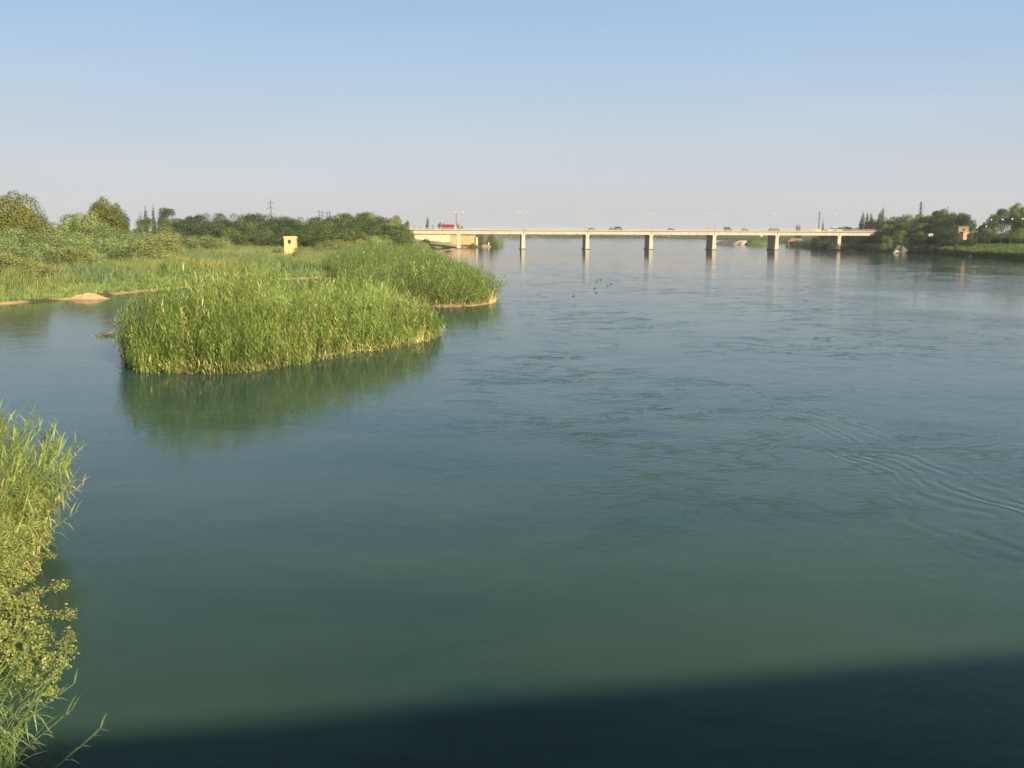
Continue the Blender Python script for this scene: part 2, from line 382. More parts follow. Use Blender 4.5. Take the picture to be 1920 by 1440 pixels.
rgh = math_n(t, 'MULTIPLY_ADD', LM, 0.06, 0.05)
chop = mul(noise(mapped((1, 1.2, 1)), 1.9, 3, 0.6, 0.3), mul(mul(region, patch), 0.02))
swell = mul(noise(mapped((1, 1, 1)), 0.35, 2, 0.5, 0.5), 0.016)
fine = mul(noise(mapped((1, 1, 1)), 3.2, 2, 0.5), 0.0045)
nearw = mul(noise(mapped((1, 0.8, 1), 0.3), 0.9, 3, 0.6, 0.6), 0.012)
# wave trains fanning from the eddy front at the right
g0 = G(1560, 790); g1 = G(1925, 945)
ang = math.atan2(g1[1] - g0[1], g1[0] - g0[0])
ca, sa = math.cos(ang), math.sin(ang)
wd = noise(mapped((1, 1, 1)), 0.12, 2, 0.5)
s_ = add(mul(math_n(t, 'SUBTRACT', PX, g0[0]), ca), mul(math_n(t, 'SUBTRACT', PY, g0[1]), sa))
q_ = add(mul(math_n(t, 'SUBTRACT', PX, g0[0]), -sa), mul(math_n(t, 'SUBTRACT', PY, g0[1]), ca))
q_ = add(q_, mul(math_n(t, 'SUBTRACT', wd, 0.5), 9.0))
q_ = add(q_, mul(s_, 0.04))
wave = math_n(t, 'SINE', mul(q_, 7.0))
wave2 = math_n(t, 'SINE', add(mul(q_, 11.3), mul(s_, 0.9)))
win = mul(map_range(t, q_, -6.5, -0.8), map_range(t, q_, 0.6, 3.2, 1.0, 0.0))
sdir = mul(map_range(t, s_, -24, 6), map_range(t, s_, 60, 30))
inten = map_range(t, s_, -14, 12, 0.35, 1.0)
train = mul(mul(add(wave, mul(wave2, 0.35)), mul(win, mul(sdir, inten))), 0.0068)
H = add(add(add(lines, chop), add(swell, fine)), add(train, nearw))
bmp = N(t, 'ShaderNodeBump', Strength=1.0, Distance=1.0); t.links.new(H, bmp.inputs['Height'])
# turbid body lit through a level surface, mirror reflection from the rippled one
p.inputs['Specular IOR Level'].default_value = 0.0; p.inputs['Roughness'].default_value = 1.0
# in broken water the facets one sees lean upstream, towards the bridge
tv_ = N(t, 'ShaderNodeVectorMath', operation='SCALE'); tv_.inputs[0].default_value = (0.0, -1.0, 0.0); t.links.new(mul(LM, map_range(t, PY, 30, 95, 0.065, 0.115)), tv_.inputs['Scale'])
ta_ = N(t, 'ShaderNodeVectorMath', operation='ADD'); t.links.new(bmp.outputs[0], ta_.inputs[0]); t.links.new(tv_.outputs[0], ta_.inputs[1])
nw_ = N(t, 'ShaderNodeVectorMath', operation='NORMALIZE'); t.links.new(ta_.outputs[0], nw_.inputs[0])
gl = N(t, 'ShaderNodeBsdfGlossy'); t.links.new(nw_.outputs[0], gl.inputs['Normal']); t.links.new(rgh, gl.inputs['Roughness'])
fr = N(t, 'ShaderNodeFresnel', IOR=1.333); t.links.new(nw_.outputs[0], fr.inputs['Normal'])
wmx = N(t, 'ShaderNodeMixShader'); t.links.new(fr.outputs[0], wmx.inputs[0]); t.links.new(p.outputs[0], wmx.inputs[1]); t.links.new(gl.outputs[0], wmx.inputs[2])
t.links.new(wmx.outputs[0], t.nodes['Material Output'].inputs['Surface'])
wx = [-7700, -400, 0, 400, 7700]; wy = [-800, 0, 200, 900, 1960, 2100]
V = [(a, b, 0.0) for b in wy for a in wx]
Fq = [(j * 5 + i, j * 5 + i + 1, (j + 1) * 5 + i + 1, (j + 1) * 5 + i) for j in range(len(wy) - 1) for i in range(4)]
tag(link_mesh('river_water', np_mesh('river_water', V, Fq, M_WATER)), kind='structure')

# ------------------------------------------------------------------ foliage generators
def unit(v): return v / (np.linalg.norm(v, axis=-1, keepdims=True) + 1e-9)
def leaf_quads(C0, Nn, L, W, rng):
    """rhombic leaves centred at C0 with normal Nn"""
    n = len(C0)
    r = unit(rng.normal(size=(n, 3))); u = unit(np.cross(Nn, r)); v = np.cross(Nn, u)
    L = np.asarray(L).reshape(-1, 1) * np.ones((n, 1)); W = np.asarray(W).reshape(-1, 1) * np.ones((n, 1))
    b = Nn * (L * 0.12)
    return np.stack([C0 - u * L / 2, C0 + v * W / 2 + b, C0 + u * L / 2, C0 - v * W / 2 + b], 1)
def pal(c1, c2, tt): 
    tt = np.asarray(tt).reshape(-1, 1); return np.array(c1) * (1 - tt) + np.array(c2) * tt
def crown(kind, seed, n, leaf):
    """crown of unit height (0..1) and unit width; returns quads, colours, lobe centres"""
    rng = np.random.default_rng(seed)
    lobes = []
    if kind == 'broad':
        k = rng.integers(13, 19)
        for i in range(k):
            a = rng.uniform(0, 2 * math.pi); h = rng.uniform(0.22, 0.84)
            env = math.sin(math.pi * min(1, max(0.05, (h - 0.03) / 0.97)) ** 0.8) ** 0.7
            rr = 0.36 * env * math.sqrt(rng.uniform(0.15, 1))
            s = rng.uniform(0.10, 0.19) * (0.75 + 0.4 * env)
            lobes.append((rr * math.cos(a), rr * math.sin(a), h, s, s * rng.uniform(0.7, 1.0) * 1.0))
        lobes.append((rng.normal() * 0.05, rng.normal() * 0.05, 0.86, 0.12, 0.12))
    elif kind == 'shrub':
        k = rng.integers(16, 24)
        for i in range(k):
            a = rng.uniform(0, 2 * math.pi); h = rng.uniform(0.12, 0.82)
            rr = 0.40 * math.sqrt(max(0.04, 1 - h ** 2)) * math.sqrt(rng.uniform(0.1, 1))
            s = rng.uniform(0.11, 0.18)
            lobes.append((rr * math.cos(a), rr * math.sin(a), h, s * 0.9, s * 1.45))
    elif kind == 'cypress':
        for i in range(14):
            h = 0.08 + 0.86 * i / 13.; s = 0.5 * (1 - h) ** 0.55 * 0.8 + 0.05
            lobes.append((rng.normal() * 0.06, rng.normal() * 0.06, h, s, 0.09))
    elif kind == 'conifer':
        for i in range(11):
            h = 0.2 + 0.74 * i / 10.; R = 0.42 * (1 - h) + 0.06
            for q in range(3):
                a = rng.uniform(0, 2 * math.pi)
                lobes.append((R * 0.7 * math.cos(a), R * 0.7 * math.sin(a), h + rng.normal() * 0.02, R * 0.55, 0.035))
    elif kind == 'pine':
        for i in range(13):
            a = rng.uniform(0, 2 * math.pi); h = rng.uniform(0.45, 0.93); R = 0.36 * math.sqrt(rng.uniform(0.05, 1)) * (1.25 - h)
            lobes.append((R * math.cos(a) * 1.5, R * math.sin(a) * 1.5, h, rng.uniform(0.12, 0.2), 0.05))
    L = np.array(lobes); wgt = L[:, 3] ** 2; wgt = wgt / wgt.sum()
    li = rng.choice(len(L), n, p=wgt)
    d = unit(rng.normal(size=(n, 3))); d[:, 2] = np.where(d[:, 2] < -0.5, -d[:, 2], d[:, 2])
    rr = rng.uniform(0.55, 1.08, n) ** 0.6
    Cc = L[li]; Pn = Cc[:, :3] + d * np.stack([Cc[:, 3], Cc[:, 3], Cc[:, 4]], 1) * rr[:, None]
    # ragged outline: small sprays thrown past the lobe surface
    sp = rng.random(n) < 0.12; Pn[sp] += d[sp] * rng.uniform(0.01, 0.06, (sp.sum(), 1))
    nn = unit(d * 0.8 + rng.normal(size=(n, 3)) * 0.55 + np.array([0, 0, 0.25]))
    ll = leaf * rng.uniform(0.6, 1.4, n)
    Q = leaf_quads(Pn, nn, ll, ll * 0.62, rng)
    lt = rng.uniform(0, 1, len(L))[li]
    tt = np.clip(lt * 0.55 + rng.uniform(0, 0.45, n), 0, 1)
    return Q, tt, L
def tree_meshes(name, kind, seed, n, leaf, c1, c2, asp):
    """asp = width / height of the crown; unit height"""
    Q, tt, L = crown(kind, seed, n, 1.0)
    rng = np.random.default_rng(seed + 5)
    # scale leaves: quads were built with size 1, so rebuild around centres
    cen = Q.mean(1, keepdims=True); Q = (Q - cen) * leaf + cen * np.array([asp, asp, 1.0])
    me = quads_mesh(name + '_crown', Q, M_FOL, pal(c1, c2, tt))
    mb = MB(); tr = 0.018 if kind not in ('cypress',) else 0.012
    top = 0.8 if kind != 'shrub' else 0.45
    pts = [(0, 0, -0.03), (rng.normal() * 0.01, rng.normal() * 0.01, top * 0.35), (rng.normal() * 0.02, rng.normal() * 0.02, top * 0.7), (rng.normal() * 0.02, 0, top)]
    mb.path(pts, [tr * 1.4, tr, tr * 0.65, tr * 0.3], 7)
    for j in range(min(9, len(L))):
        c = L[j]; f = max(0.12, min(top * 0.9, c[2] * 0.55))
        m = Vector((c[0] * asp * 0.5, c[1] * asp * 0.5, (f + c[2]) / 2)); mb.path([(0, 0, f), m, (c[0] * asp, c[1] * asp, c[2])], [tr * 0.5, tr * 0.35, tr * 0.12], 5)
    return me, mb.mesh(name + '_trunk', M_BARK)
PROTO = {}
def proto(key, kind, n_var, n, leaf, c1, c2, asp, seed0):
    PROTO[key] = [tree_meshes(key, kind, seed0 + i, n, leaf, c1, c2, asp) for i in range(n_var)] ; PROTO[key + '_asp'] = asp
proto('broad', 'broad', 5, 6500, 0.030, (0.034, 0.056, 0.020), (0.100, 0.125, 0.042), 0.9, 10)
proto('olive', 'broad', 3, 11000, 0.030, (0.062, 0.080, 0.024), (0.150, 0.165, 0.050), 0.95, 30)
proto('shrub', 'shrub', 5, 7000, 0.042, (0.085, 0.112, 0.038), (0.22, 0.235, 0.09), 1.5, 50)
proto('cypress', 'cypress', 2, 2500, 0.030, (0.018, 0.035, 0.014), (0.045, 0.07, 0.025), 0.24, 70)
proto('conifer', 'conifer', 2, 3000, 0.030, (0.016, 0.034, 0.018), (0.04, 0.065, 0.03), 0.8, 80)
proto('pine', 'pine', 2, 3500, 0.030, (0.025, 0.045, 0.016), (0.06, 0.085, 0.03), 0.7, 90)
NAMES = {'broad': ('broadleaf_tree', 'tree'), 'olive': ('olive_green_tree', 'tree'), 'shrub': ('willow_shrub', 'shrub'), 'cypress': ('cypress_tree', 'tree'),
         'conifer': ('conifer_tree', 'tree'), 'pine': ('pine_tree', 'tree')}
rnd = random.Random(4)
def plant(key, px, top, d, width, label, group=None, color=(1, 1, 1), name=None, tilt=0.0):
    b = F(px, top, d); x, y, zt = b
    z0 = gz(x, y); h = max(1.0, zt - z0); asp = PROTO[key + '_asp']
    n0, cat = NAMES[key]
    e = empty(name or n0, (x, y, z0 - 0.05), label, cat, group, rnd.uniform(0, 6.28))
    if tilt: e.rotation_euler = (0, rad(tilt), 0)
    wx = width / (asp * 0.92)
    e.scale = (wx, wx, h)
    mc, mt = rnd.choice(PROTO[key])
    c = link_mesh('crown', mc, e); c.color = (*color, 1)
    link_mesh('trunk', mt, e)
    return e

# ------------------------------------------------------------------ reeds
def scatter_in(poly, n, rng, margin=0.0, extra=None):
    A = np.array(poly); lo = A.min(0); hi = A.max(0); out = []
    tot = 0
    while tot < n:
        Pn = rng.uniform(lo, hi, (n * 2, 2)); k = sdist(Pn, poly) > margin
        Pn = Pn[k]
        if extra is not None: Pn = Pn[extra(Pn)]
        out.append(Pn); tot += len(Pn)
    return np.concatenate(out)[:n]
def reeds(Pxy, H, lean, leaf_n, leaf_len, leaf_w, stem_w, wind, seed, c1, c2, dry_frac=0.0, seg=2, start=0.25, dry_low=0.0, fan=None, zb=None, tint0=None):
    """arching stalks with alternate drooping leaves -> quads, colours. lean (n,2): horizontal offset of the tip as a share of height"""
    rng = np.random.default_rng(seed); n = len(Pxy)
    z0 = ground(Pxy) - 0.05 if zb is None else zb
    base = np.column_stack([Pxy, z0])
    def pt(u):   # u (n,k) -> (n,k,3); lean grows with u^1.7
        k = u.shape[1]
        off = lean[:, None, :] * H[:, None, None] * (u[..., None] ** 1.7)
        z = H[:, None] * u * (1 - 0.12 * u * np.clip(np.linalg.norm(lean, axis=1), 0, 2)[:, None])
        return np.concatenate([base[:, None, :2] + off, (base[:, None, 2] + z)[..., None]], -1)
    Q = []; Cc = []
    tint = rng.uniform(0, 1, n)
    if tint0 is not None: tint = np.clip(tint * 0.4 + tint0 * 0.6, 0, 1)
    dry = rng.random(n) < dry_frac
    green = pal(c1, c2, tint); straw = pal((0.36, 0.27, 0.11), (0.5, 0.4, 0.2), rng.uniform(0, 1, n))
    us = np.linspace(0, 1, 5)[None, :].repeat(n, 0); PP = pt(us)
    for a in range(4):
        for ax in (np.array([1, 0, 0.]), np.array([0, 1., 0])):
            w0 = stem_w * (1 - 0.2 * a) / 2; w1 = stem_w * (1 - 0.2 * (a + 1)) / 2 + 0.001
            Q.append(np.stack([PP[:, a] - ax * w0, PP[:, a] + ax * w0, PP[:, a + 1] + ax * w1, PP[:, a + 1] - ax * w1], 1))
            cs = np.where(dry[:, None], straw * 0.9, green * np.array([1.3, 1.12, 1.0]) if a else green * 0.75 + straw * 0.12); Cc.append(cs)
    u = np.linspace(start, 1.0, leaf_n)[None, :] + rng.uniform(-0.4, 0.4, (n, leaf_n)) * (1 - start) / leaf_n
    u = np.clip(u, 0.04, 1.0); B = pt(u)
    ang = rng.uniform(0, 2 * math.pi, (n, 1)) + np.arange(leaf_n)[None, :] * math.pi + rng.normal(0, 0.6, (n, leaf_n))
    dx = np.cos(ang) + wind[0]; dy = np.sin(ang) + wind[1]; nr = np.sqrt(dx * dx + dy * dy) + 1e-6; dx /= nr; dy /= nr
    LL = leaf_len * rng.uniform(0.65, 1.2, (n, leaf_n)) * (1 - 0.45 * np.abs(u - 0.6))
    up = rng.uniform(0.35, 1.1, (n, leaf_n)); droop = rng.uniform(0.5, 1.5, (n, leaf_n))
    tipup = np.clip((u - 0.85) * 6, 0, 1); up = up * (1 - tipup) + 1.6 * tipup; droop = droop * (1 - 0.7 * tipup)
    side = np.stack([-dy, dx, np.zeros_like(dx)], -1)
    def lp(s):
        r = LL * s; z = LL * (up * s - droop * s * s)
        return B + np.stack([dx * r, dy * r, z], -1)
    ss_ = np.linspace(0, 1, seg + 1)
    lc = pal(c1, c2, np.clip(np.repeat(tint, leaf_n) * 0.6 + rng.uniform(0, 0.4, n * leaf_n), 0, 1))
    dl = np.repeat(dry, leaf_n) | ((u.ravel() < 0.38) & (rng.random(n * leaf_n) < dry_low))
    lc = np.where(dl[:, None], np.repeat(straw, leaf_n, 0) * 0.95, lc)
    for a in range(seg):
        wa = leaf_w * (math.sin(math.pi * (0.18 + 0.82 * ss_[a]))) / 2; wb = max(0.0, leaf_w * (math.sin(math.pi * (0.18 + 0.82 * ss_[a + 1]))) / 2) + 0.0005
        p0, p1 = lp(ss_[a]), lp(ss_[a + 1])
        Q.append(np.stack([p0 - side * wa, p0 + side * wa, p1 + side * wb, p1 - side * wb], 2).reshape(-1, 4, 3)); Cc.append(lc)
    return np.concatenate(Q), np.concatenate(Cc)

def clumps(Pn, poly, k, seed, spread=0.22):
    r = np.random.default_rng(seed); Cc = scatter_in(poly, k, r)
    own = np.empty(len(Pn), int)
    for a in range(0, len(Pn), 2000):
        d = ((Pn[a:a + 2000, None, :] - Cc[None]) ** 2).sum(-1); own[a:a + 2000] = d.argmin(1)
    v = Pn - Cc[own]; l = np.linalg.norm(v, axis=1, keepdims=True)
    ln = v / (l + 0.3) * spread * np.clip(l / 0.8, 0, 1) + r.normal(0, 0.13, (k, 2))[own]
    hf = r.uniform(0.66, 1.24, k)[own] * (1 - 0.10 * np.clip(l[:, 0], 0, 2))
    return ln, hf, r.uniform(0, 1, k)[own]
def tufts(Pxy, H, R, nb, wdt, seed, c1, c2, patch=None):
    """grass-like tufts: nb blades each of two quads"""
    rng = np.random.default_rng(seed); n = len(Pxy); z0 = ground(Pxy) - 0.05
    a = rng.uniform(0, 2 * math.pi, (n, nb)); r = R * np.sqrt(rng.uniform(0, 1, (n, nb)))
    bx = Pxy[:, 0:1] + r * np.cos(a); by = Pxy[:, 1:2] + r * np.sin(a)
    h = H[:, None] * rng.uniform(0.6, 1.1, (n, nb)); ln = rng.normal(0, 0.16, (n, nb, 2)) * h[..., None] + np.array([0.08, 0]) * h[..., None]
    p0 = np.stack([bx, by, z0[:, None] + 0 * bx], -1)
    p1 = p0 + np.concatenate([ln * 0.35, (h * 0.6)[..., None]], -1); p2 = p0 + np.concatenate([ln, h[..., None]], -1)
    th = rng.uniform(0, math.pi, (n, nb)); s = np.stack([np.cos(th), np.sin(th), 0 * th], -1)
    w_ = (wdt * rng.uniform(0.6, 1.3, (n, nb)))[..., None] * s / 2
    Q1 = np.stack([p0 - w_ * 0.6, p0 + w_ * 0.6, p1 + w_, p1 - w_], 2).reshape(-1, 4, 3)
    Q2 = np.stack([p1 - w_, p1 + w_, p2 + w_ * 0.1, p2 - w_ * 0.1], 2).reshape(-1, 4, 3)
    tt = rng.uniform(0, 1, n) * 0.5; tt = np.clip(tt[:, None] + rng.uniform(0, 0.5, (n, nb)), 0, 1).ravel()
    c = pal(c1, c2, tt)
    if patch is not None:
        k = np.repeat(patch(Pxy), nb)[:, None]; c = c * (1 - k) + np.array([0.30, 0.25, 0.09]) * k
    return np.concatenate([Q1, Q2]), np.concatenate([c, c])

G1 = (0.085, 0.135, 0.030); G2 = (0.185, 0.225, 0.060)
# island reed bed
rng = np.random.default_rng(1)
def isl_h(Pn):
    e = np.clip(sdist(Pn, ISLE), 0, 5) / 5
    return 2.7 + 2.0 * np.clip(e * 2.6, 0, 1) ** 0.8 + 0.4 * wob(Pn, 3.5, 2)
Pn = scatter_in(ISLE, 6600, rng, -0.0)
cen = np.mean(np.array(ISLE), 0)
Hh = isl_h(Pn) * rng.uniform(0.8, 1.15, len(Pn))
tallc = np.array(G(485, 634)); Hh *= 1 + 0.16 * np.exp(-((Pn - tallc) ** 2).sum(1) / 30)
edge = 1 - np.clip(sdist(Pn, ISLE) / 3, 0, 1)
outv = unit(Pn - cen)
ln = outv * (edge * 0.18)[:, None] + rng.normal(0, 0.13, (len(Pn), 2)) + np.array([0.08, 0.0])
cl, ch, ct = clumps(Pn, ISLE, 330, 61, 0.26); ln = ln * 0.8 + cl * (1 - 0.6 * edge)[:, None]; ln[:, 0] = np.where(Pn[:, 0] < ISLE[0][0] + 3, np.maximum(ln[:, 0], -0.12), ln[:, 0]); Hh = Hh * ch * (1.12 - 0.46 * ss(1 - np.linalg.norm(Pn - np.array(G(828, 628)), axis=1) / 26))
q, c = reeds(Pn, Hh, ln, 24, 0.62, 0.065, 0.035, (0.35, -0.1), 2, (0.045, 0.085, 0.016), (0.215, 0.245, 0.07), dry_frac=0.02, dry_low=0.1, start=0.08, tint0=ct)
# fallen dry stalks along the waterline of the island
Pe = scatter_in(ISLE, 330, rng, 0.0, lambda a: (sdist(a, ISLE) < 1.2) & (wob(a, 4, 8) + (a[:, 0] + 28) / 30 > 0.0))
le = unit(Pe - cen) * rng.uniform(0.5, 1.4, (len(Pe), 1)) + rng.normal(0, 0.5, (len(Pe), 2))
q2, c2 = reeds(Pe, rng.uniform(0.5, 1.3, len(Pe)), le, 7, 0.45, 0.05, 0.03, (0, 0), 3, (0.17, 0.17, 0.06), (0.33, 0.26, 0.11), dry_frac=0.3)
tag(link_mesh('reed_bed', quads_mesh('reed_bed', np.concatenate([q, q2]), M_REED, np.concatenate([c, c2]))),
    'dense tall green reeds covering the nearest river island, dry stems at its waterline', 'reeds', kind='stuff')

# second reed bed on the headland behind the island
HEAD = GP([(618, 519), (640, 529), (660, 543), (700, 559), (760, 570.5), (820, 576), (880, 575), (920, 570), (936, 563), (915, 550), (885, 534), (858, 519),
           (832, 501), (812, 492), (740, 492), (660, 500)])
Pn = scatter_in(HEAD, 8600, rng, -0.0)
e = np.clip(sdist(Pn, LEFT), 0, 6) / 6
Hh = (3.0 + 2.1 * e + 0.3 * wob(Pn, 4, 5)) * rng.uniform(0.8, 1.15, len(Pn))
tip = np.array(G(925, 566)); tv = unit(Pn - np.array(G(760, 540)))
ln = tv * ((1 - e) * 0.4)[:, None] + rng.normal(0, 0.12, (len(Pn), 2)) + np.array([0.1, 0])
cl, ch, ct = clumps(Pn, HEAD, 330, 62, 0.3); ln = ln + cl; Hh = Hh * ch
q, c = reeds(Pn, Hh, ln, 18, 0.7, 0.09, 0.04, (0.3, 0), 6, (0.032, 0.064, 0.013), (0.155, 0.190, 0.052), dry_frac=0.02, dry_low=0.1, start=0.10, tint0=ct)
Pe = scatter_in(HEAD, 260, rng, 0.0, lambda a: (sdist(a, LEFT) < 1.3) & (a[:, 1] < 175))
le = tv[:len(Pe)] * 0.6 + rng.normal(0, 0.6, (len(Pe), 2))
q2, c2 = reeds(Pe, rng.uniform(0.4, 1.1, len(Pe)), le, 6, 0.5, 0.07, 0.04, (0, 0), 8, (0.32, 0.25, 0.1), (0.44, 0.34, 0.16), dry_frac=0.6)
tag(link_mesh('reed_bed', quads_mesh('reed_bed', np.concatenate([q, q2]), M_REED, np.concatenate([c, c2]))),
    'green reed bed on the headland behind the island, its rounded tip out in the river', 'reeds', kind='stuff')

# meadow of lower reeds and grass on the left mainland
MEAD = GP([(-260, 582), (0, 570), (140, 560), (240, 549), (440, 530), (560, 521)]) + [G(640, 524), G(660, 500), G(812, 490), G(803, 478), G(800, 465), (-70, 560), (-250, 560), (-330, 260)]
def keep(a): return sdist(a, LEFT) > 0.6
Pn = scatter_in(MEAD, 30000, rng, 0, keep)
dd = np.clip(sdist(Pn, LEFT) / 22, 0, 1); far_ = np.clip((Pn[:, 1] - 200) / 250, 0, 1)
wl = ss((-Pn[:, 0] - 30) / 30)
Hh = 0.7 + dd * 1.7 * (1 - 0.1 * wl) + 0.5 * np.clip(wob(Pn, 7, 6), 0, 1) * dd + 0.5 * far_
Hh = Hh * (1 - (sdist(Pn, HEAD) > 0) * 0.6)
def dryp(a): return np.clip(wob(a, 14, 9) * 1.1 - 0.28, 0, 0.62) * np.clip((sdist(a, LEFT) - 6) / 20, 0, 1)
q, c = tufts(Pn, Hh, 0.8, 15, 0.10, 11, (0.075, 0.112, 0.032), (0.185, 0.205, 0.068), dryp)
gp = np.clip(0.5 + 0.7 * wob(q.mean(1)[:, :2], 17, 12), 0, 1)[:, None]; c = c * (gp * np.array([1.12, 1.05, 0.85]) + (1 - gp) * np.array([0.72, 0.86, 1.0]))
# a denser strip of bright short grass right at the water
Ps = scatter_in(MEAD, 9000, rng, 0, lambda a: (sdist(a, LEFT) > 1.0) & (sdist(a, LEFT) < 12) & (a[:, 0] < -25))
q2, c2 = tufts(Ps, rng.uniform(0.35, 0.9, len(Ps)), 0.5, 9, 0.09, 12, (0.095, 0.145, 0.036), (0.17, 0.215, 0.06))
tag(link_mesh('reed_meadow', quads_mesh('reed_meadow', np.concatenate([q, q2]), M_FOL, np.concatenate([c, c2]))), 'grass and low reeds over the left bank around the yellow tower', 'grass', kind='stuff')

# reed strip on the right bank
RS = [tuple(RIGHT_SHORE[i]) for i in range(11, 16)]
RS = RS + [(RS[-1][0] + 22, RS[-1][1] + 6), (RS[3][0] + 20, RS[3][1] + 4), (RS[1][0] + 14, RS[1][1] + 6), (RS[0][0] + 5, RS[0][1] + 8)]
Pn = scatter_in(RS, 7000, rng, 0, lambda a: sdist(a, RIGHT) > 0.3)
Hh = 3.0 + 1.2 * np.clip(sdist(Pn, RIGHT) / 10, 0, 1) + 0.3 * wob(Pn, 6, 2)
q, c = tufts(Pn, Hh, 0.8, 12, 0.28, 14, (0.05, 0.085, 0.02), (0.105, 0.138, 0.038))
tag(link_mesh('reed_bed', quads_mesh('reed_bed', q, M_FOL, c)), 'long even strip of green reeds along the right bank waterline', 'reeds', kind='stuff')

# bank growth along the foot of both far banks
def bank_strip(p0, p1, n, hmin, hmax, seed, lab, c1=(0.03, 0.06, 0.02), c2=(0.085, 0.12, 0.035), depth=8):
    r = np.random.default_rng(seed); u = r.uniform(0, 1, n); a = np.array(p0); b = np.array(p1)
    Pn = a + (b - a) * u[:, None]; nrm = np.array([-(b - a)[1], (b - a)[0]]); nrm = nrm / np.linalg.norm(nrm)
    if nrm[1] < 0: nrm = -nrm
    Pn = Pn + nrm * r.uniform(-1, depth, (n, 1)); H = r.uniform(hmin, hmax, n) * (1 + 0.35 * wob(Pn, 8, seed))
    z0 = np.maximum(ground(Pn), 0); 
    m = 7; Cn = np.column_stack([Pn, z0]).repeat(m, 0); hh = H.repeat(m)
    Cn[:, 2] += hh * r.uniform(0, 1, n * m) ** 0.8; Cn[:, :2] += r.normal(0, 0.9, (n * m, 2))
    nn = unit(r.normal(size=(n * m, 3)) + np.array([0, -0.3, 0.5])); ll = r.uniform(0.35, 0.8, n * m)
    Q = leaf_quads(Cn, nn, ll, ll * 0.6, r); tt = np.clip(r.uniform(0, 0.6, n).repeat(m) + r.uniform(0, 0.4, n * m), 0, 1)
    tag(link_mesh('bank_scrub', quads_mesh('bank_scrub', Q, M_FOL, pal(c1, c2, tt))), lab, 'scrub', kind='stuff')
RSH = RIGHT_SHORE
bank_strip(RSH[4], RSH[8], 2200, 2.5, 5.0, 21, 'dark scrub overhanging the right bank below the bridge end', (0.016, 0.032, 0.016), (0.045, 0.07, 0.026), 12)
bank_strip(RSH[8], RSH[11], 1800, 2.0, 4.2, 22, 'dark scrub at the foot of the right bank trees beside the grey boulder', (0.016, 0.032, 0.016), (0.05, 0.075, 0.026), 10)
bank_strip(RSH[1], RSH[3], 900, 2.0, 4.5, 23, 'green scrub on the right bank seen under the bridge deck', (0.03, 0.06, 0.02), (0.08, 0.12, 0.04), 14)
bank_strip(G(880, 463.5), G(905, 461), 260, 1.0, 2.4, 24, 'low green scrub on the left bank just behind the first bridge pier', depth=10)
bank_strip(G(925, 459.5), G(945, 456.5), 300, 2.0, 4.5, 25, 'rounded green scrub on the tip of the left bank spit under the bridge', (0.05, 0.09, 0.025), (0.1, 0.14, 0.04), depth=10)

# far shore woodland closing the river
r = np.random.default_rng(31); n = 30000
x = r.uniform(-900, 1300, n); yb = np.interp(x, [-900, xf - 120, 0, 200, 420, 1300], [1790, 1765, 1965, 1935, 1805, 1745]) + r.uniform(5, 160, n)
hmax = 7.5 + 2.5 * (np.sin(x / 47.) * np.sin(x / 13. + 1) + 0.5 * np.sin(x / 5.3))
Cn = np.column_stack([x, yb, r.uniform(0, 1, n) * hmax]); ll = r.uniform(1.6, 3.6, n)
Q = leaf_quads(Cn, unit(r.normal(size=(n, 3)) + np.array([0, -0.4, 0.4])), ll, ll * 0.6, r)
tag(link_mesh('far_woodland', quads_mesh('far_woodland', Q, M_FOL, pal((0.035, 0.055, 0.03), (0.09, 0.11, 0.05), r.uniform(0, 1, n)))),
    'low dark line of trees on the far shore seen under the bridge', 'woodland', kind='stuff')

# ------------------------------------------------------------------ near left bank vegetation
Pn = scatter_in(NEAR, 2300, rng, 0.1, lambda a: (a[:, 1] > 21.5) & (a[:, 1] < 46) & (a[:, 0] > -34) & (sdist(a, NEAR) < 9))
e = np.clip(sdist(Pn, NEAR) / 4, 0, 1)
Hh = (2.6 + 1.0 * e) * rng.uniform(0.8, 1.15, len(Pn))
ln = np.array([0.42, -0.08]) * (0.55 + 0.6 * (1 - e))[:, None] + rng.normal(0, 0.13, (len(Pn), 2))
q, c = reeds(Pn, Hh, ln, 22, 0.62, 0.042, 0.022, (0.8, -0.1), 41, (0.09, 0.125, 0.03), (0.19, 0.215, 0.06), dry_frac=0.02, dry_low=0.3, seg=3, start=0.15)
tag(link_mesh('reed_bed', quads_mesh('reed_bed', q, M_REED, c)), 'close reeds leaning right at the left edge of the photo above the poplar branches', 'reeds', kind='stuff')
NR = [(-12, 9.5), (-7.2, 9.5), (-7.7, 12), (-8.8, 15), (-12, 15.5)]
Pn = scatter_in(NR, 560, rng); zb = np.full(len(Pn), 0.0)
Hh = rng.uniform(2.8, 4.0, len(Pn))
ln = np.array([0.30, 0.02]) + rng.normal(0, 0.10, (len(Pn), 2))
q, c = reeds(Pn, Hh, ln, 24, 0.55, 0.034, 0.018, (1.1, 0.0), 43, (0.07, 0.12, 0.028), (0.17, 0.21, 0.07), dry_frac=0.0, dry_low=0.2, seg=3, start=0.12, zb=zb)
tag(link_mesh('reed_bed', quads_mesh('reed_bed', q, M_REED, c)), 'feathery reeds filling the bottom left corner below the poplar branches', 'reeds', kind='stuff')

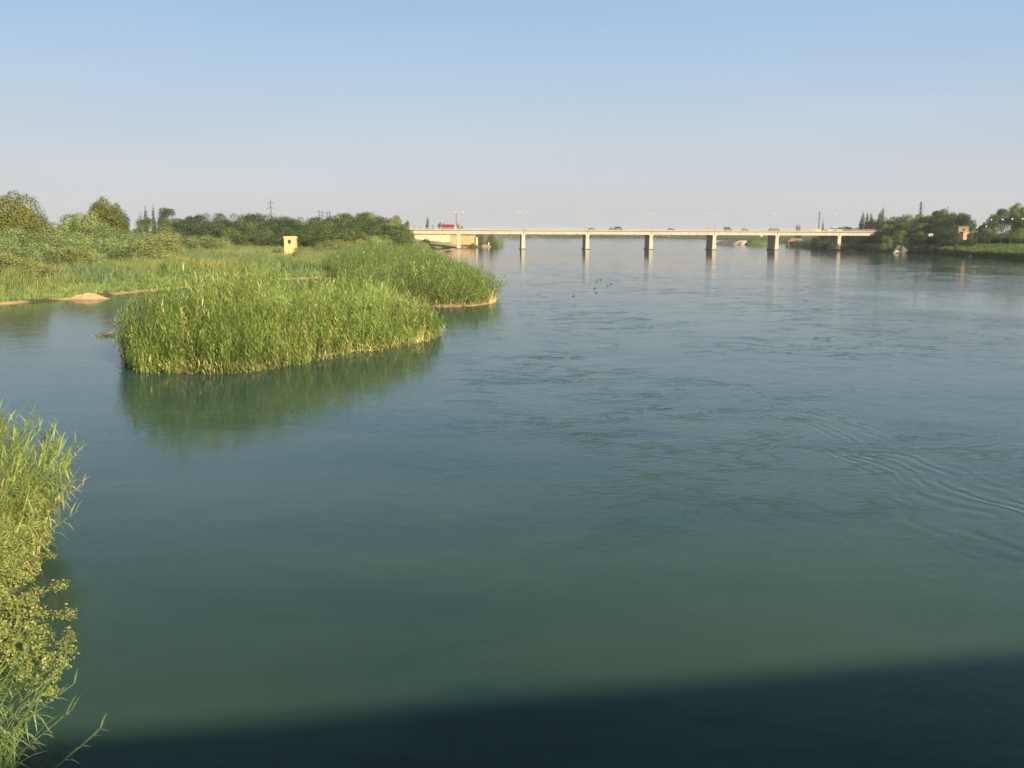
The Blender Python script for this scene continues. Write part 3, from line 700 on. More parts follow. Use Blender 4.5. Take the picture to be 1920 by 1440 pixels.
# separate long stalks standing out against the dark water
def stalk(px, py, ztip, basexy, H_lab, seed, leafn=32, ll=0.42):
    tipx, tipy = G(px, py, ztip)
    b = np.array([basexy]); L = np.array([[tipx - basexy[0], tipy - basexy[1]]])
    lean = L / ztip; hh = ztip / (1 - 0.12 * min(2, float(np.linalg.norm(lean))))
    q, c = reeds(b * 0, np.array([hh]), L / hh, leafn, ll, 0.03, 0.014, (1.5, -0.5), seed, (0.10, 0.15, 0.05), (0.17, 0.21, 0.09), seg=3, start=0.4, zb=np.array([0.0]))
    e = empty('reed_stalk', (basexy[0], basexy[1], 0), H_lab, 'reed', 'leaning reed stalks at the bottom left')
    ns = 8; link_mesh('stem', quads_mesh('stem', q[:ns], M_REED, c[:ns] * 0 + np.array([0.3, 0.3, 0.12])), e)
    link_mesh('leaves', quads_mesh('leaves', q[ns:], M_REED, c[ns:]), e)
stalk(188, 1372, 3.2, (-8.0, 11.9), 'lowest leaning reed stalk, standing clear against the dark water at the bottom left', 51)
stalk(135, 1335, 3.5, (-8.6, 12.0), 'reed stalk just above the lowest one, its comb of leaves to the right', 52, 34, 0.45)
stalk(140, 1285, 3.1, (-9.2, 14.0), 'small reed tip poking out right of the lowest poplar twigs', 53)
stalk(128, 1250, 3.6, (-9.4, 12.8), 'long straight pale reed stalk crossing in front of the poplar branches', 54, 20, 0.35)
stalk(75, 1310, 3.8, (-9.4, 12.0), 'broad leaved reed stalk nearest the left edge at the bottom of the photo', 55, 34, 0.45)

# white poplar sapling reaching over the water
TW = MB(); rp = np.random.default_rng(77); LP = []; LN = []
base = Vector((-12.6, 19.2, 0.2))
tips = [(118, 1098, 2.6), (132, 1155, 2.9), (130, 1197, 3.1), (132, 1222, 3.2), (118, 1245, 3.2), (100, 1270, 3.2), (95, 1300, 3.2), (90, 1010, 2.6), (95, 1040, 2.7), (80, 985, 3.0), (70, 1065, 2.9),
        (55, 1085, 3.3), (60, 1130, 3.4), (30, 1020, 3.6), (10, 975, 3.8), (-20, 1010, 4.2), (20, 1060, 4.0), (0, 1110, 4.2), (35, 1150, 3.9), (60, 1180, 3.7), (5, 1180, 4.2), (45, 1215, 3.6), (-30, 1150, 4.5), (-40, 1080, 4.5), (85, 1240, 3.4),
        (50, 995, 3.0), (75, 1150, 3.2), (20, 985, 3.2), (40, 1040, 3.2), (5, 1040, 3.6), (70, 1215, 3.5), (-10, 1240, 4.2), (15, 1215, 4.0), (45, 1260, 3.7)]
hub = base + Vector((0.3, 0.0, 1.2))
TW.path([base + Vector((0, 0, -0.5)), base + Vector((0.1, 0, 0.6)), hub], [0.09, 0.075, 0.06], 8)
for (px, py, z) in tips:
    tx, ty = G(px, py, z); T = Vector((tx, ty, z)); m1 = hub.lerp(T, 0.4) + Vector((rp.normal() * .12, rp.normal() * .12, 0.3)); m2 = hub.lerp(T, 0.75) + Vector((rp.normal() * .08, rp.normal() * .08, 0.18))
    pts = [hub, m1, m2, T]; TW.path(pts, [0.035, 0.022, 0.013, 0.005], 5)
    def bp(u):
        if u < 0.4: return hub.lerp(m1, u / 0.4)
        if u < 0.75: return m1.lerp(m2, (u - 0.4) / 0.35)
        return m2.lerp(T, (u - 0.75) / 0.25)
    for k in range(16):
        u = 0.38 + 0.62 * (k + rp.uniform(0, 1)) / 16.; o = bp(u); sl = 0.34 * (1.15 - u) + 0.06
        dv = Vector(rp.normal(size=3)).normalized() * sl; dv.z = abs(dv.z) * 0.6 + 0.03; en = o + dv
        TW.tube(o, en, 0.006, 0.003, 4, False)
        for j in range(40):
            LP.append(np.array(o.lerp(en, rp.uniform(0.25, 1.05))) + rp.normal(0, 0.055, 3)); LN.append(rp.normal(size=3) + np.array([0.2, -0.4, 0.7]))
    for j in range(60):
        LP.append(np.array(T) + rp.normal(0, 0.05, 3)); LN.append(rp.normal(size=3) + np.array([0.2, -0.4, 0.7]))
LP = np.array(LP); LN = unit(np.array(LN)); nL = len(LP)
ll = rp.uniform(0.03, 0.068, nL)
Q = leaf_quads(LP, LN, ll * 1.15, ll * 0.62, rp)
pe = empty('white_poplar', base, 'poplar sapling with pale yellowish leaves leaning over the water at the left edge', 'tree')
for o in (TW.build('branches', M_BARK, None), link_mesh('leaves', quads_mesh('leaves', Q, M_FOL, pal((0.10, 0.135, 0.03), (0.24, 0.25, 0.075), rp.uniform(0, 1, nL) ** 1.5)))):
    o.parent = pe; o.location = -base

# half sunken bush and debris left of the island
bx, by = G(203, 629)
mb = MB(); r = np.random.default_rng(5)
Cn = np.column_stack([bx + r.normal(0, 0.55, 260), by + r.normal(0, 0.7, 260), np.abs(r.normal(0, 0.12, 260))]); l2 = r.uniform(0.1, 0.25, 260)
e = empty('sunken_bush', (bx, by, 0), 'low half sunken brown green bush in the water left of the island', 'bush')
q = leaf_quads(Cn - np.array([bx, by, 0]), unit(r.normal(size=(260, 3)) + np.array([0, 0, .5])), l2, l2 * .5, r)
link_mesh('foliage', quads_mesh('foliage', q, M_FOL, pal((0.07, 0.08, 0.03), (0.16, 0.14, 0.06), r.uniform(0, 1, 260))), e)
mb.path([(-0.5, 0, 0.0), (0.1, 0.1, 0.25), (0.7, 0, 0.5)], [0.05, 0.04, 0.02], 5); mb.path([(0.2, 0, 0.0), (0.35, -0.1, 0.4)], [0.04, 0.015], 5)
mb.build('branch', M_ROCKL, e)

# driftwood trunk at the island waterline
a0 = G(610, 668.5); a1 = G(692, 656.5)
mb = MB(); L = Vector((a1[0] - a0[0], a1[1] - a0[1], 0))
mb.path([(0, 0, 0.12), tuple(L * 0.4 + Vector((0, -0.15, 0.2))), tuple(L + Vector((0, 0, 0.12)))], [0.09, 0.07, 0.03], 6); mb.path([tuple(L * .4 + Vector((0, -.15, .2))), tuple(L * .55 + Vector((.2, -.5, .35)))], [0.04, 0.015], 5)
o = mb.build('driftwood', mat_solid('bleached_wood', (0.45, 0.34, 0.2), (0.3, 0.22, 0.13), 5, 0.9)); o.location = (a0[0], a0[1] - 0.35, 0)
tag(o, 'long pale driftwood stem lying along the waterline of the reed island', 'driftwood')

# sand mound on the left shore
sx, sy = G(163, 560)
us = np.linspace(0, 1, 15); an = np.linspace(0, 2 * math.pi, 41)[:-1]
VV = [];
for u in us:
    for a in an:
        rr = u * (1 + 0.12 * math.sin(3 * a + 1) + 0.06 * math.sin(7 * a)); VV.append((3.5 * rr * math.cos(a), 2.0 * rr * math.sin(a), 0.78 * (1 - ss(np.array(u))) ** 0.7 * (1 + 0.18 * math.sin(3 * a + 5 * u) + .1 * math.sin(7 * a)) - 0.2))
n = 40; Fm = [(j * n + i, j * n + (i + 1) % n, (j + 1) * n + (i + 1) % n, (j + 1) * n + i) for j in range(14) for i in range(n)]
o = link_mesh('sand_mound', np_mesh('sand_mound', np.array(VV, float), np.array(Fm)[:, ::-1], M_SAND, smooth=True)); o.location = (sx, sy, 0.1)
tag(o, 'bright orange sand mound at the water edge of the left bank', 'sand mound')

# ------------------------------------------------------------------ shrubs and trees, left bank
SH1, SH2, SH3 = (0.95, 1, 0.9), (0.85, 0.93, 0.85), (1.05, 1.02, 0.86)
ORD = 'first second third fourth fifth sixth seventh eighth ninth tenth eleventh twelfth thirteenth fourteenth fifteenth sixteenth seventeenth eighteenth nineteenth twentieth twenty-first twenty-second twenty-third'.split()
def rowp(key, d, xs_, topf, wd, lab, grp, cols, jit=4, dj=8):
    for x in xs_:
        px = x + rnd.uniform(-0.3, 0.3) * (xs_[1] - xs_[0])
        i = xs_.index(x); m_ = len(xs_)
        wh = ORD[i] + ' from the left' if i else 'leftmost'
        if i == m_ - 1: wh = 'rightmost'
        plant(key, px, topf(px) + rnd.uniform(-jit, jit), (d(px) if callable(d) else d) + rnd.uniform(-dj, dj), wd * rnd.uniform(0.8, 1.25), lab + ', ' + wh, grp, rnd.choice(cols))
def lin(*pts):
    a = [p[0] for p in pts]; b = [p[1] for p in pts]
    return lambda x: float(np.interp(x, a, b))
R_ = lambda a, b, s: list(np.arange(a, b, s))
gcol = [SH1, SH2, SH3, (0.85, 1.0, 0.95)]
rowp('shrub', 172, R_(-60, 85, 32), lin((-60, 470), (90, 488)), 6.5, 'front row shrub at the left edge above the short grass', 'front row of shrubs at the left edge', gcol)
rowp('shrub', 200, R_(-60, 185, 38), lin((-60, 448), (120, 460), (190, 476)), 8, 'grey green shrub of the second row on the left slope', 'second row of shrubs on the left slope', gcol)
rowp('shrub', 240, R_(-60, 290, 42), lin((-60, 430), (130, 436), (230, 447), (290, 458)), 10, 'grey green shrub in the middle row of the left slope', 'middle row of shrubs on the left slope', gcol)
rowp('shrub', 285, R_(-40, 330, 45), lin((-40, 418), (90, 424), (160, 418), (240, 428), (330, 446)), 12, 'tall grey green shrub on top of the left slope', 'top row of shrubs on the left slope', gcol)
rowp('shrub', 340, R_(225, 440, 32), lin((230, 432), (300, 436), (350, 440), (440, 450)), 10, 'rounded shrub before the woodland left of the yellow tower', 'shrubs left of the yellow tower', gcol)
rowp('shrub', 330, R_(608, 690, 30), lin((600, 455), (640, 449), (700, 447)), 9, 'rounded yellow green shrub right of the yellow tower', 'shrubs right of the yellow tower', gcol)
rowp('shrub', 400, R_(660, 790, 28), lin((660, 440), (740, 443), (790, 462)), 11, 'green shrub on the slope between woodland and bridge', 'shrubs between woodland and bridge', gcol)
rowp('shrub', 290, R_(700, 800, 34), lin((700, 462), (760, 462), (800, 474)), 8, 'low leafy shrub on the bank in front of the bridge end', 'low shrubs in front of the bridge end', gcol)
plant('shrub', 560, 462, 270, 4.5, 'small brownish bush growing against the foot of the yellow tower', color=(1.0, 0.9, 0.7))
plant('shrub', 700, 443, 370, 10, 'silvery green shrub in front of the brownish woodland end', color=(1.15, 1.2, 1.2))
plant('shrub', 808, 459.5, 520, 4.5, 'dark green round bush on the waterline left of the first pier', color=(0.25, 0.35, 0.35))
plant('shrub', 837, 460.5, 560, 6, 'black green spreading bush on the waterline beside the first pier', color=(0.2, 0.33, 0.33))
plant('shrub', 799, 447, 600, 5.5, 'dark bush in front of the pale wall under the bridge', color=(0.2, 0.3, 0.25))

plant('olive', -30, 372, 262, 15, 'big olive brown tree cut by the left edge of the photo', color=(0.95, 0.92, 0.65))
plant('olive', 22, 362, 265, 13, 'tallest golden olive tree at the left edge', color=(1.0, 0.95, 0.65))
plant('olive', 48, 395, 250, 8, 'lower golden tree on the right flank of the tallest left edge tree', color=(1.05, 0.95, 0.6))
plant('conifer', 63, 385, 330, 7, 'dark blue green conifer touching the golden left edge tree', color=(0.9, 1.0, 1.1))
plant('conifer', 77, 389, 320, 7.5, 'dark spreading conifer standing free beside the gap in the left skyline', color=(0.9, 1.0, 1.1))
plant('shrub', 132, 402, 290, 12, 'light green bushy tree with one twig standing up, left of the olive tree', color=(0.9, 1.05, 0.8), name='bushy_tree')
plant('shrub', 168, 405, 288, 11, 'light green bushy tree directly against the left foot of the olive tree', color=(0.9, 1.0, 0.8), name='bushy_tree')
plant('olive', 192, 373, 310, 9.5, 'tall olive tree with yellow brown crown, highest between the gaps', color=(0.85, 0.85, 0.55))
plant('olive', 216, 384, 312, 7.5, 'olive tree leaning on the right side of the tall olive tree', color=(0.9, 0.85, 0.5))
plant('olive', 200, 395, 305, 11, 'lower olive crown in front of the tall olive tree', color=(0.85, 0.85, 0.5))
plant('cypress', 235, 400, 322, 3.6, 'dark narrow tree on the right edge of the olive tree group', color=(1.1, 1.0, 0.8))
plant('conifer', 262, 402, 365, 6, 'dark conifer with sparse layers at the left end of the woodland', color=(0.8, 1, 1))
plant('cypress', 272, 393, 370, 2.2, 'thin dark cypress top behind the sparse conifer')
plant('cypress', 287, 389, 375, 1.7, 'thinnest and tallest cypress spire on the left skyline')
plant('pine', 312, 393, 385, 8, 'dark pine with spreading top just right of the thin cypress')
plant('broad', 273, 408, 350, 9, 'green tree in front of the sparse conifer at the woodland edge', color=(1.3, 1.3, 0.8))
plant('broad', 303, 407, 352, 11, 'broad olive green tree in front of the dark pine', color=(1.35, 1.3, 0.8))
fcol = [(0.8, 0.92, 0.85), (1.05, 1.1, 0.85), (0.6, 0.72, 0.68), (1.35, 1.28, 0.95)]
rowp('broad', 470, R_(330, 745, 21), lin((330, 411), (378, 403), (410, 404), (435, 401), (450, 405), (490, 404), (530, 408), (555, 405), (585, 410), (620, 409), (640, 403), (690, 402), (715, 407), (745, 418)), 14,
     'dark green tree on the skyline of the left woodland', 'skyline trees of the left woodland', fcol, 2, 14)
rowp('broad', 430, R_(335, 760, 25), lin((330, 418), (420, 415), (600, 418), (680, 412), (760, 428)), 14, 'dark green tree in the middle of the left woodland', 'middle trees of the left woodland', fcol, 3, 12)
rowp('broad', 395, R_(345, 760, 30), lin((340, 428), (420, 428), (600, 430), (700, 424), (760, 436)), 14, 'dark green tree at the front edge of the left woodland', 'front trees of the left woodland', fcol, 4, 10)
plant('broad', 648, 402, 440, 14, 'large round dome of dark green tree right of the four small pylons', color=(1.0, 1.1, 0.8))
plant('broad', 692, 401, 445, 17, 'widest rounded brown green tree near the right end of the woodland', color=(1.35, 1.25, 0.85))
plant('olive', 742, 406, 430, 10, 'pale grey brown feathery tree at the right end of the woodland', color=(1.1, 1.1, 1.2))
plant('olive', 757, 421, 425, 9, 'lower pale brown tree sloping down to the bridge end', color=(0.9, 0.95, 1.0))
plant('broad', 763, 414, 460, 3.5, 'small thin green tree top beside the pale feathery tree')
# beyond the left end of the bridge
plant('cypress', 801.5, 408, 720, 3.6, 'upright green poplar above the left end of the bridge', color=(2.1, 2.0, 1.5), name='poplar_tree')
plant('conifer', 812, 421, 730, 7, 'dark low conifer right of the upright poplar above the bridge', color=(1, 1, 1))
plant('broad', 776.5, 423.5, 720, 3.2, 'tiny dark bush on the skyline left of the upright poplar')
plant('broad', 787, 425.5, 720, 5.5, 'flat dark bush on the skyline just left of the upright poplar')
plant('broad', 825, 416.5, 720, 4, 'green tree behind the left end of the red roof', color=(1.6, 1.6, 1.2))
plant('broad', 832, 417.5, 735, 3, 'small green tree rising behind the red roof', color=(1.5, 1.5, 1.2))
plant('broad', 859, 419.5, 720, 3.4, 'small green tree right of the white gable of the red roofed house', color=(1.6, 1.5, 1.1))
plant('broad', 865, 423.5, 722, 4, 'low green bush behind the lamp over the first pier', color=(1.5, 1.5, 1.1))
plant('broad', 901, 440, 690, 8, 'round dark green tree on the left bank seen under the bridge deck', color=(1.2, 1.2, 1))
plant('broad', 921, 440.5, 700, 7.5, 'round dark green tree nearest the spit tip under the bridge deck', color=(1.2, 1.2, 1))

def shore_d(px):
    a = [(1592, 467), (1650, 472), (1700, 473.5), (1760, 476), (1800, 480), (1860, 484), (1920, 488), (2100, 497)]
    y = float(np.interp(px, [q[0] for q in a], [q[1] for q in a])); return G(px, y)[1]
# ------------------------------------------------------------------ trees, right bank
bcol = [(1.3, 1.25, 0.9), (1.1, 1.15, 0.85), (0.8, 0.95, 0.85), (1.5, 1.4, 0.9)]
dcol = [(0.34, 0.42, 0.40), (0.5, 0.58, 0.48), (0.3, 0.38, 0.37)]  # darkened tints put the shaded gaps between lit crowns into the colour
off = lambda k: (lambda px: shore_d(px) + k)
for (px, tp, d, wd, lab, co) in [
    (1614, 411, 690, 4.2, 'dark cypress at the very left end of the right bank trees', (0.8, 0.8, 1)),
    (1619, 401, 690, 4.2, 'left one of the two twin cypresses above the bridge end', (1, 1, 1)),
    (1626.5, 401.5, 690, 4.0, 'right one of the two twin cypresses above the bridge end', (1, 1, 1)),
    (1634, 402, 700, 4.2, 'pale grey green cypress right of the twin cypresses', (1.6, 1.5, 1.3)),
    (1647.5, 394, 690, 6.0, 'tallest dark leaning cypress over the bridge end', (1, 1, 1)),
    (1656.5, 396, 700, 2.2, 'thin bare greyish cypress right of the leaning one', (2.0, 1.7, 1.6)),
    (1777.5, 392.5, 575, 2.4, 'thin cypress spire rising from the rounded right bank trees', (1, 1, 1)),
    (1747, 408, 600, 2.4, 'short thin cypress left of the tall pine on the right bank', (0.9, 0.9, 0.9))]:
    plant('cypress', px, tp, d, wd, lab, color=co, tilt=6 if 'leaning c' in lab else 0)
rowp('broad', off(85), R_(1640, 1790, 16), lin((1640, 412), (1668, 407), (1685, 408), (1700, 405), (1720, 401), (1742, 405), (1755, 409), (1770, 398), (1790, 400)), 12, 'olive green tree on the skyline left of the orange house', 'skyline trees left of the orange house', bcol, 2, 8)
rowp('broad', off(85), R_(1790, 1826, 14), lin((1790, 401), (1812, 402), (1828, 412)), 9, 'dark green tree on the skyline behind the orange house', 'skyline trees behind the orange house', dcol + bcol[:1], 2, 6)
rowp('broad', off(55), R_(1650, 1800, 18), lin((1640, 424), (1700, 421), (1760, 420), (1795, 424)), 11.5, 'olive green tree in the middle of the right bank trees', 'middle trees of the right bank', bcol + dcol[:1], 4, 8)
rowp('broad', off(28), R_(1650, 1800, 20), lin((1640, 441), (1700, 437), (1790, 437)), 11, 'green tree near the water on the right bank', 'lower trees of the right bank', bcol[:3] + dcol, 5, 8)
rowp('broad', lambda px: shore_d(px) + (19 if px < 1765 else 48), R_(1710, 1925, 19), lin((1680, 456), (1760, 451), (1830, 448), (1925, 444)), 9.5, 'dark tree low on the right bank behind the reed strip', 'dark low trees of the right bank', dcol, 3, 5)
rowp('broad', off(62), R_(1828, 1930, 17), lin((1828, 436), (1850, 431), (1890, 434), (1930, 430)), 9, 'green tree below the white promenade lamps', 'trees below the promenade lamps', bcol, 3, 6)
plant('pine', 1757.5, 397, 590, 8, 'dark flat topped pine with bare pale trunk on the right skyline')
plant('broad', 1772, 393.5, 580, 9, 'high sparse tree beside the thin spire on the right skyline', color=(1.3, 1.25, 1))
plant('broad', 1800, 401, 545, 10, 'dark rounded tree crown behind and above the orange house', color=(0.8, 0.95, 0.8))
plant('broad', 1824, 414, 510, 5, 'small dark tree at the right foot of the rounded group', color=(0.6, 0.8, 0.75))
plant('broad', 1843, 420, 500, 6.5, 'dark low tree in the gap between the two right tree groups', color=(0.6, 0.6, 0.6))
plant('pine', 1855, 408, 560, 10, 'spreading sparse tree behind the left promenade lamps', color=(1, 1, 0.9))
plant('pine', 1868, 404, 560, 10, 'sparse grey green tree with visible trunk behind the promenade lamps', color=(1.1, 1.1, 1))
plant('pine', 1881, 394, 565, 10, 'tall blue green pine top among the promenade lamps', color=(0.9, 1.15, 1.1))
plant('olive', 1907, 383, 580, 13, 'tall olive tree near the right edge of the photo', color=(0.9, 1.0, 0.6))
plant('olive', 1925, 392, 585, 13, 'olive tree cut by the right edge of the photo', color=(0.9, 0.9, 0.55))
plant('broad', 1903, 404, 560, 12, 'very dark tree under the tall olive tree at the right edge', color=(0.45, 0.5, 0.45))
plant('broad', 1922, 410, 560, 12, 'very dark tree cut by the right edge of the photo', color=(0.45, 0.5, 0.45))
plant('broad', 1663, 442.5, 556, 6.5, 'light green tree with thin bare trunk standing at the water left of the boulder', color=(1.35, 1.35, 0.95))
plant('broad', 1797, 438, 470, 5, 'small green tree half hiding the foot of the pinkish house')
plant('broad', 1823, 436, 468, 5, 'small dark tree covering the right side of the orange house', color=(0.6, 0.7, 0.6))
plant('broad', 1690, 431, 566, 9, 'yellow green round tree above the grey boulder', color=(1.6, 1.5, 1.0))
# under and behind the right end of the bridge
plant('cypress', 1495, 422, 930, 4.0, 'left one of a pair of small dark pointed trees above the bridge deck')
plant('cypress', 1499.5, 424, 930, 3.8, 'right one of a pair of small dark pointed trees above the bridge deck')
plant('cypress', 1543.2, 415.5, 740, 2.2, 'single thin cypress right of the pylon above the bridge')
rowp('broad', 720, R_(1550, 1612, 11), lin((1550, 430), (1565, 427), (1585, 425.5), (1600, 427), (1612, 429)), 10, 'green tree rising just above the bridge deck behind its right end', 'trees just above the right end of the deck', bcol, 1, 10)
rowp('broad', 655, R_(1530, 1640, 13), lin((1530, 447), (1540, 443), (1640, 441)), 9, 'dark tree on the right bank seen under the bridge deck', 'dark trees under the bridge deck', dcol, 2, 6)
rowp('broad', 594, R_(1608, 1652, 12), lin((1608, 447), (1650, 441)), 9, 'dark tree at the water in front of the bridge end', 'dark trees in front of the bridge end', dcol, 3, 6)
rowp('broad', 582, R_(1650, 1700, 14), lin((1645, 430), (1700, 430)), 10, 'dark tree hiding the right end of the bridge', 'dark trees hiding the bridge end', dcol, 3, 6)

# ------------------------------------------------------------------ far bridge
BA = math.atan2(13.5, 229.0)          # bearing of the deck
P0 = Vector(((860 - 960) / FPX * 594, 594, 0)); SP = 38.25
ub = Vector((math.cos(BA), math.sin(BA), 0))
br = empty('road_bridge', P0, 'long low concrete road bridge crossing the whole river on slab piers', 'bridge', rz=BA)
LX0, LX1 = -75.0, 7.4 * SP + 8; WB = 15.0
mb = MB(); mb.box(LX0, LX1, -0.6, WB + 0.6, 10.75, 11.25); mb.build('deck_slab', M_CONC2, br)
mb = MB(); mb.box(LX0, LX1, -0.75, -0.603, 10.78, 11.42); mb.box(LX0, LX1, WB + 0.603, WB + 0.75, 10.78, 11.42); mb.build('edge_beam', M_CONC2, br)  # darker slab tone also paints the shadow band of the overhang
for i in range(-1, 8):
    x0 = max(LX0, (i - 1) * SP) if i > -1 else LX0
    a, b = (i - 1) * SP + 0.12, i * SP - 0.12
    if i == -1: a, b = LX0, -SP - 0.12
    if i == 0: a, b = -SP + 0.12, -0.12
    if b - a < 2: continue
    mb = MB()
    for yy in (-0.1, 4.3, 8.7, 13.1): mb.frus(a, b, yy + 0.15, yy + 1.35, 8.75, a, b, yy, yy + 1.6, 10.745)
    mb.build('girder', M_CONC, br)
mb = MB(); mb.box(LX0, LX1, 0.9, WB - 0.9, 11.26, 11.30); mb.build('roadway', M_ASPH, br)
for k in range(0, 8):
    x = k * SP; mb = MB()
    mb.box(x - 1.25, x + 1.25, -0.32, WB + 0.3, 8.0, 8.745)
    mb.frus(x - 1.25, x + 1.25, 0.0, WB - 0.1, -3, x - 0.95, x + 0.95, 0.0, WB - 0.1, 7.998)
    mb.build('pier', M_CONC, br)
    mb = MB(); mb.frus(x - 1.9, x + 1.9, -1.0, WB + 0.9, -3, x - 1.6, x + 1.6, -0.7, WB + 0.6, 0.35); mb.build('pier_footing', M_ROCK, br)
mb = MB(); mb.box(-75, -60, -0.5, WB + 0.5, -1, 8.7); mb.build('abutment', M_CONC, br)
for yy in (-0.68, WB + 0.68):
    mb = MB(); mb.box(LX0, LX1, yy - 0.05, yy + 0.05, 12.28, 12.4); mb.box(LX0, LX1, yy - 0.03, yy + 0.03, 11.85, 11.92)
    x = LX0
    while x < LX1: mb.box(x - 0.06, x + 0.06, yy - 0.05, yy + 0.05, 11.42, 12.28); x += 1.9
    x = LX0
    while x < LX1: mb.box(x - 0.02, x + 0.02, yy - 0.02, yy + 0.02, 11.42, 12.28); x += 0.38
    mb.build('railing', M_RAIL, br)
def bpt(lx, ly, z): return P0 + ub * lx + Vector((-ub.y, ub.x, 0)) * ly + Vector((0, 0, z))

# lamps on the bridge
M_LAMP = mat_solid('lamp_housing', (0.72, 0.72, 0.7), None, 2, 0.5)
def lamp_meshes():
    a = MB(); a.path([(0, 0, 0), (0, 0, 9.6)], [0.11, 0.06], 8); a.box(-0.22, 0.22, -0.22, 0.22, 0, 0.35)
    a.path([(0, 0, 9.5), (0.9, 0, 10.1), (2.1, 0, 10.35)], [0.05, 0.045, 0.04], 6); a.path([(0, 0, 9.5), (-0.9, 0, 10.1), (-2.1, 0, 10.35)], [0.05, 0.045, 0.04], 6)
    h = MB(); h.ball((0, 0, 0), 0.55, 0.2, 0.17); return a.mesh('post', M_POLE, True), h.mesh('lamp_head', M_LAMP, True)
LMP, LMH = lamp_meshes()
ordn = ['first', 'second', 'third', 'fourth', 'fifth', 'sixth', 'seventh', 'eighth']
def bridge_lamp(lx, ly, lab, grp):
    e = empty('street_lamp', bpt(lx, ly, 11.25), lab, 'street lamp', grp, BA)
    link_mesh('post', LMP, e)
    for s in (-1, 1): h = link_mesh('lamp_head', LMH, e); h.location = (2.5 * s, 0, 10.4); h.rotation_euler = (0, -0.12 * s, 0)
for k in range(7):
    bridge_lamp(k * SP + 0.1, 0.35, 'double headed street lamp on the near railing above the %s pier from left' % ordn[k], 'street lamps along the near side of the bridge')
    bridge_lamp(k * SP + 0.1, WB - 0.35, 'double headed street lamp across the deck, behind the %s pier from left' % ordn[k], 'street lamps along the far side of the bridge')
bridge_lamp(-SP + 3, 0.35, 'street lamp head rising above the woodland end left of the bridge', 'street lamps along the near side of the bridge')

# cars on the bridge
def car_meshes(kind):
    b = MB()
    if kind == 'car':
        b.prism([(-2.1, 0.35), (2.1, 0.35), (2.15, 0.75), (1.9, 0.9), (0.95, 0.98), (-1.5, 1.0), (-2.1, 0.92)], -0.85, 0.85)
        g = MB(); g.prism([(0.92, 0.985), (0.3, 1.42), (-1.1, 1.45), (-1.75, 1.005)], -0.72, 0.72)
        r_ = MB(); r_.prism([(0.32, 1.425), (0.2, 1.47), (-1.0, 1.5), (-1.15, 1.455)], -0.68, 0.68)
    else:
        b.prism([(-2.6, 0.4), (2.3, 0.4), (2.35, 1.0), (2.1, 1.15), (1.3, 1.2), (-2.6, 1.2)], -0.95, 0.95)
        g = MB(); g.prism([(1.32, 1.205), (0.9, 1.9), (-2.4, 1.95), (-2.55, 1.205)], -0.88, 0.88)
        r_ = MB(); r_.box(-2.45, 0.95, -0.9, 0.9, 1.955, 2.15)
    wh = MB(); wh.tube((0, -0.12, 0), (0, 0.12, 0), 0.33, 0.33, 14)
    return b, g, r_, wh
paints = {'dark grey': (0.06, 0.06, 0.07), 'white': (0.75, 0.75, 0.72), 'dark green': (0.04, 0.07, 0.05), 'dark brown': (0.10, 0.06, 0.04), 'black': (0.03, 0.03, 0.035)}
pm = {k: mat_solid('car_paint_' + k.replace(' ', '_'), v, tuple(x * .9 for x in v), 2, 0.3, spec=0.5) for k, v in paints.items()}
CM = {}
for kd in ('car', 'van'):
    b, g, r_, wh = car_meshes(kd); CM[kd] = (g.mesh('windows', M_GLASS), wh.mesh('wheel', M_RUBBER, True))
def car(px, kind, colr, ly, lab):
    lx = ((px - 960) / FPX * 600 - P0.x) / ub.x; 
    for _ in range(6):
        q_ = bpt(lx, ly, 11.3); s = R3.transposed() @ (q_ - Vector((0, 0, EYE))); cur = 960 + FPX * s.x / -s.z; lx += (px - cur) * q_.y / FPX
    e = empty('parked_car' if 0 else 'car' if kind == 'car' else 'minibus', bpt(lx, ly, 11.3), lab, kind, 'vehicles on the bridge', BA)
    b, g, r_, wh = car_meshes(kind); b.build('body', pm[colr], e); r_.build('roof', pm[colr], e); link_mesh('windows', CM[kind][0], e)
    for sx in (-1.35, 1.35):
        for sy in (-0.8, 0.8): o = link_mesh('wheel', CM[kind][1], e); o.location = (sx, sy, 0.33)
car(1109, 'car', 'dark grey', 3.0, 'small dark car just right of the third pier lamp')
car(1147.5, 'car', 'dark green', 3.2, 'dark car midway between third and fourth pier, left of another dark car')
car(1160, 'van', 'black', 3.2, 'dark minibus right behind the small dark car between third and fourth pier')
car(1258, 'car', 'dark grey', 3.0, 'low dark car a third of the way between fourth and fifth pier')
car(1365, 'van', 'dark green', 3.2, 'longest dark green vehicle between fifth and sixth pier')
car(1396.5, 'car', 'dark green', 3.0, 'dark car midway between fifth and sixth pier')
car(1447, 'car', 'dark grey', 6.0, 'grey car left of the lamp over the sixth pier')
car(1455.5, 'car', 'dark brown', 3.0, 'brown car right of the lamp over the sixth pier')
car(1556, 'car', 'white', 3.0, 'left white car near the seventh pier')
car(1565.5, 'van', 'white', 6.0, 'white minibus above the seventh pier')
car(1572, 'car', 'white', 3.0, 'right white car near the seventh pier')
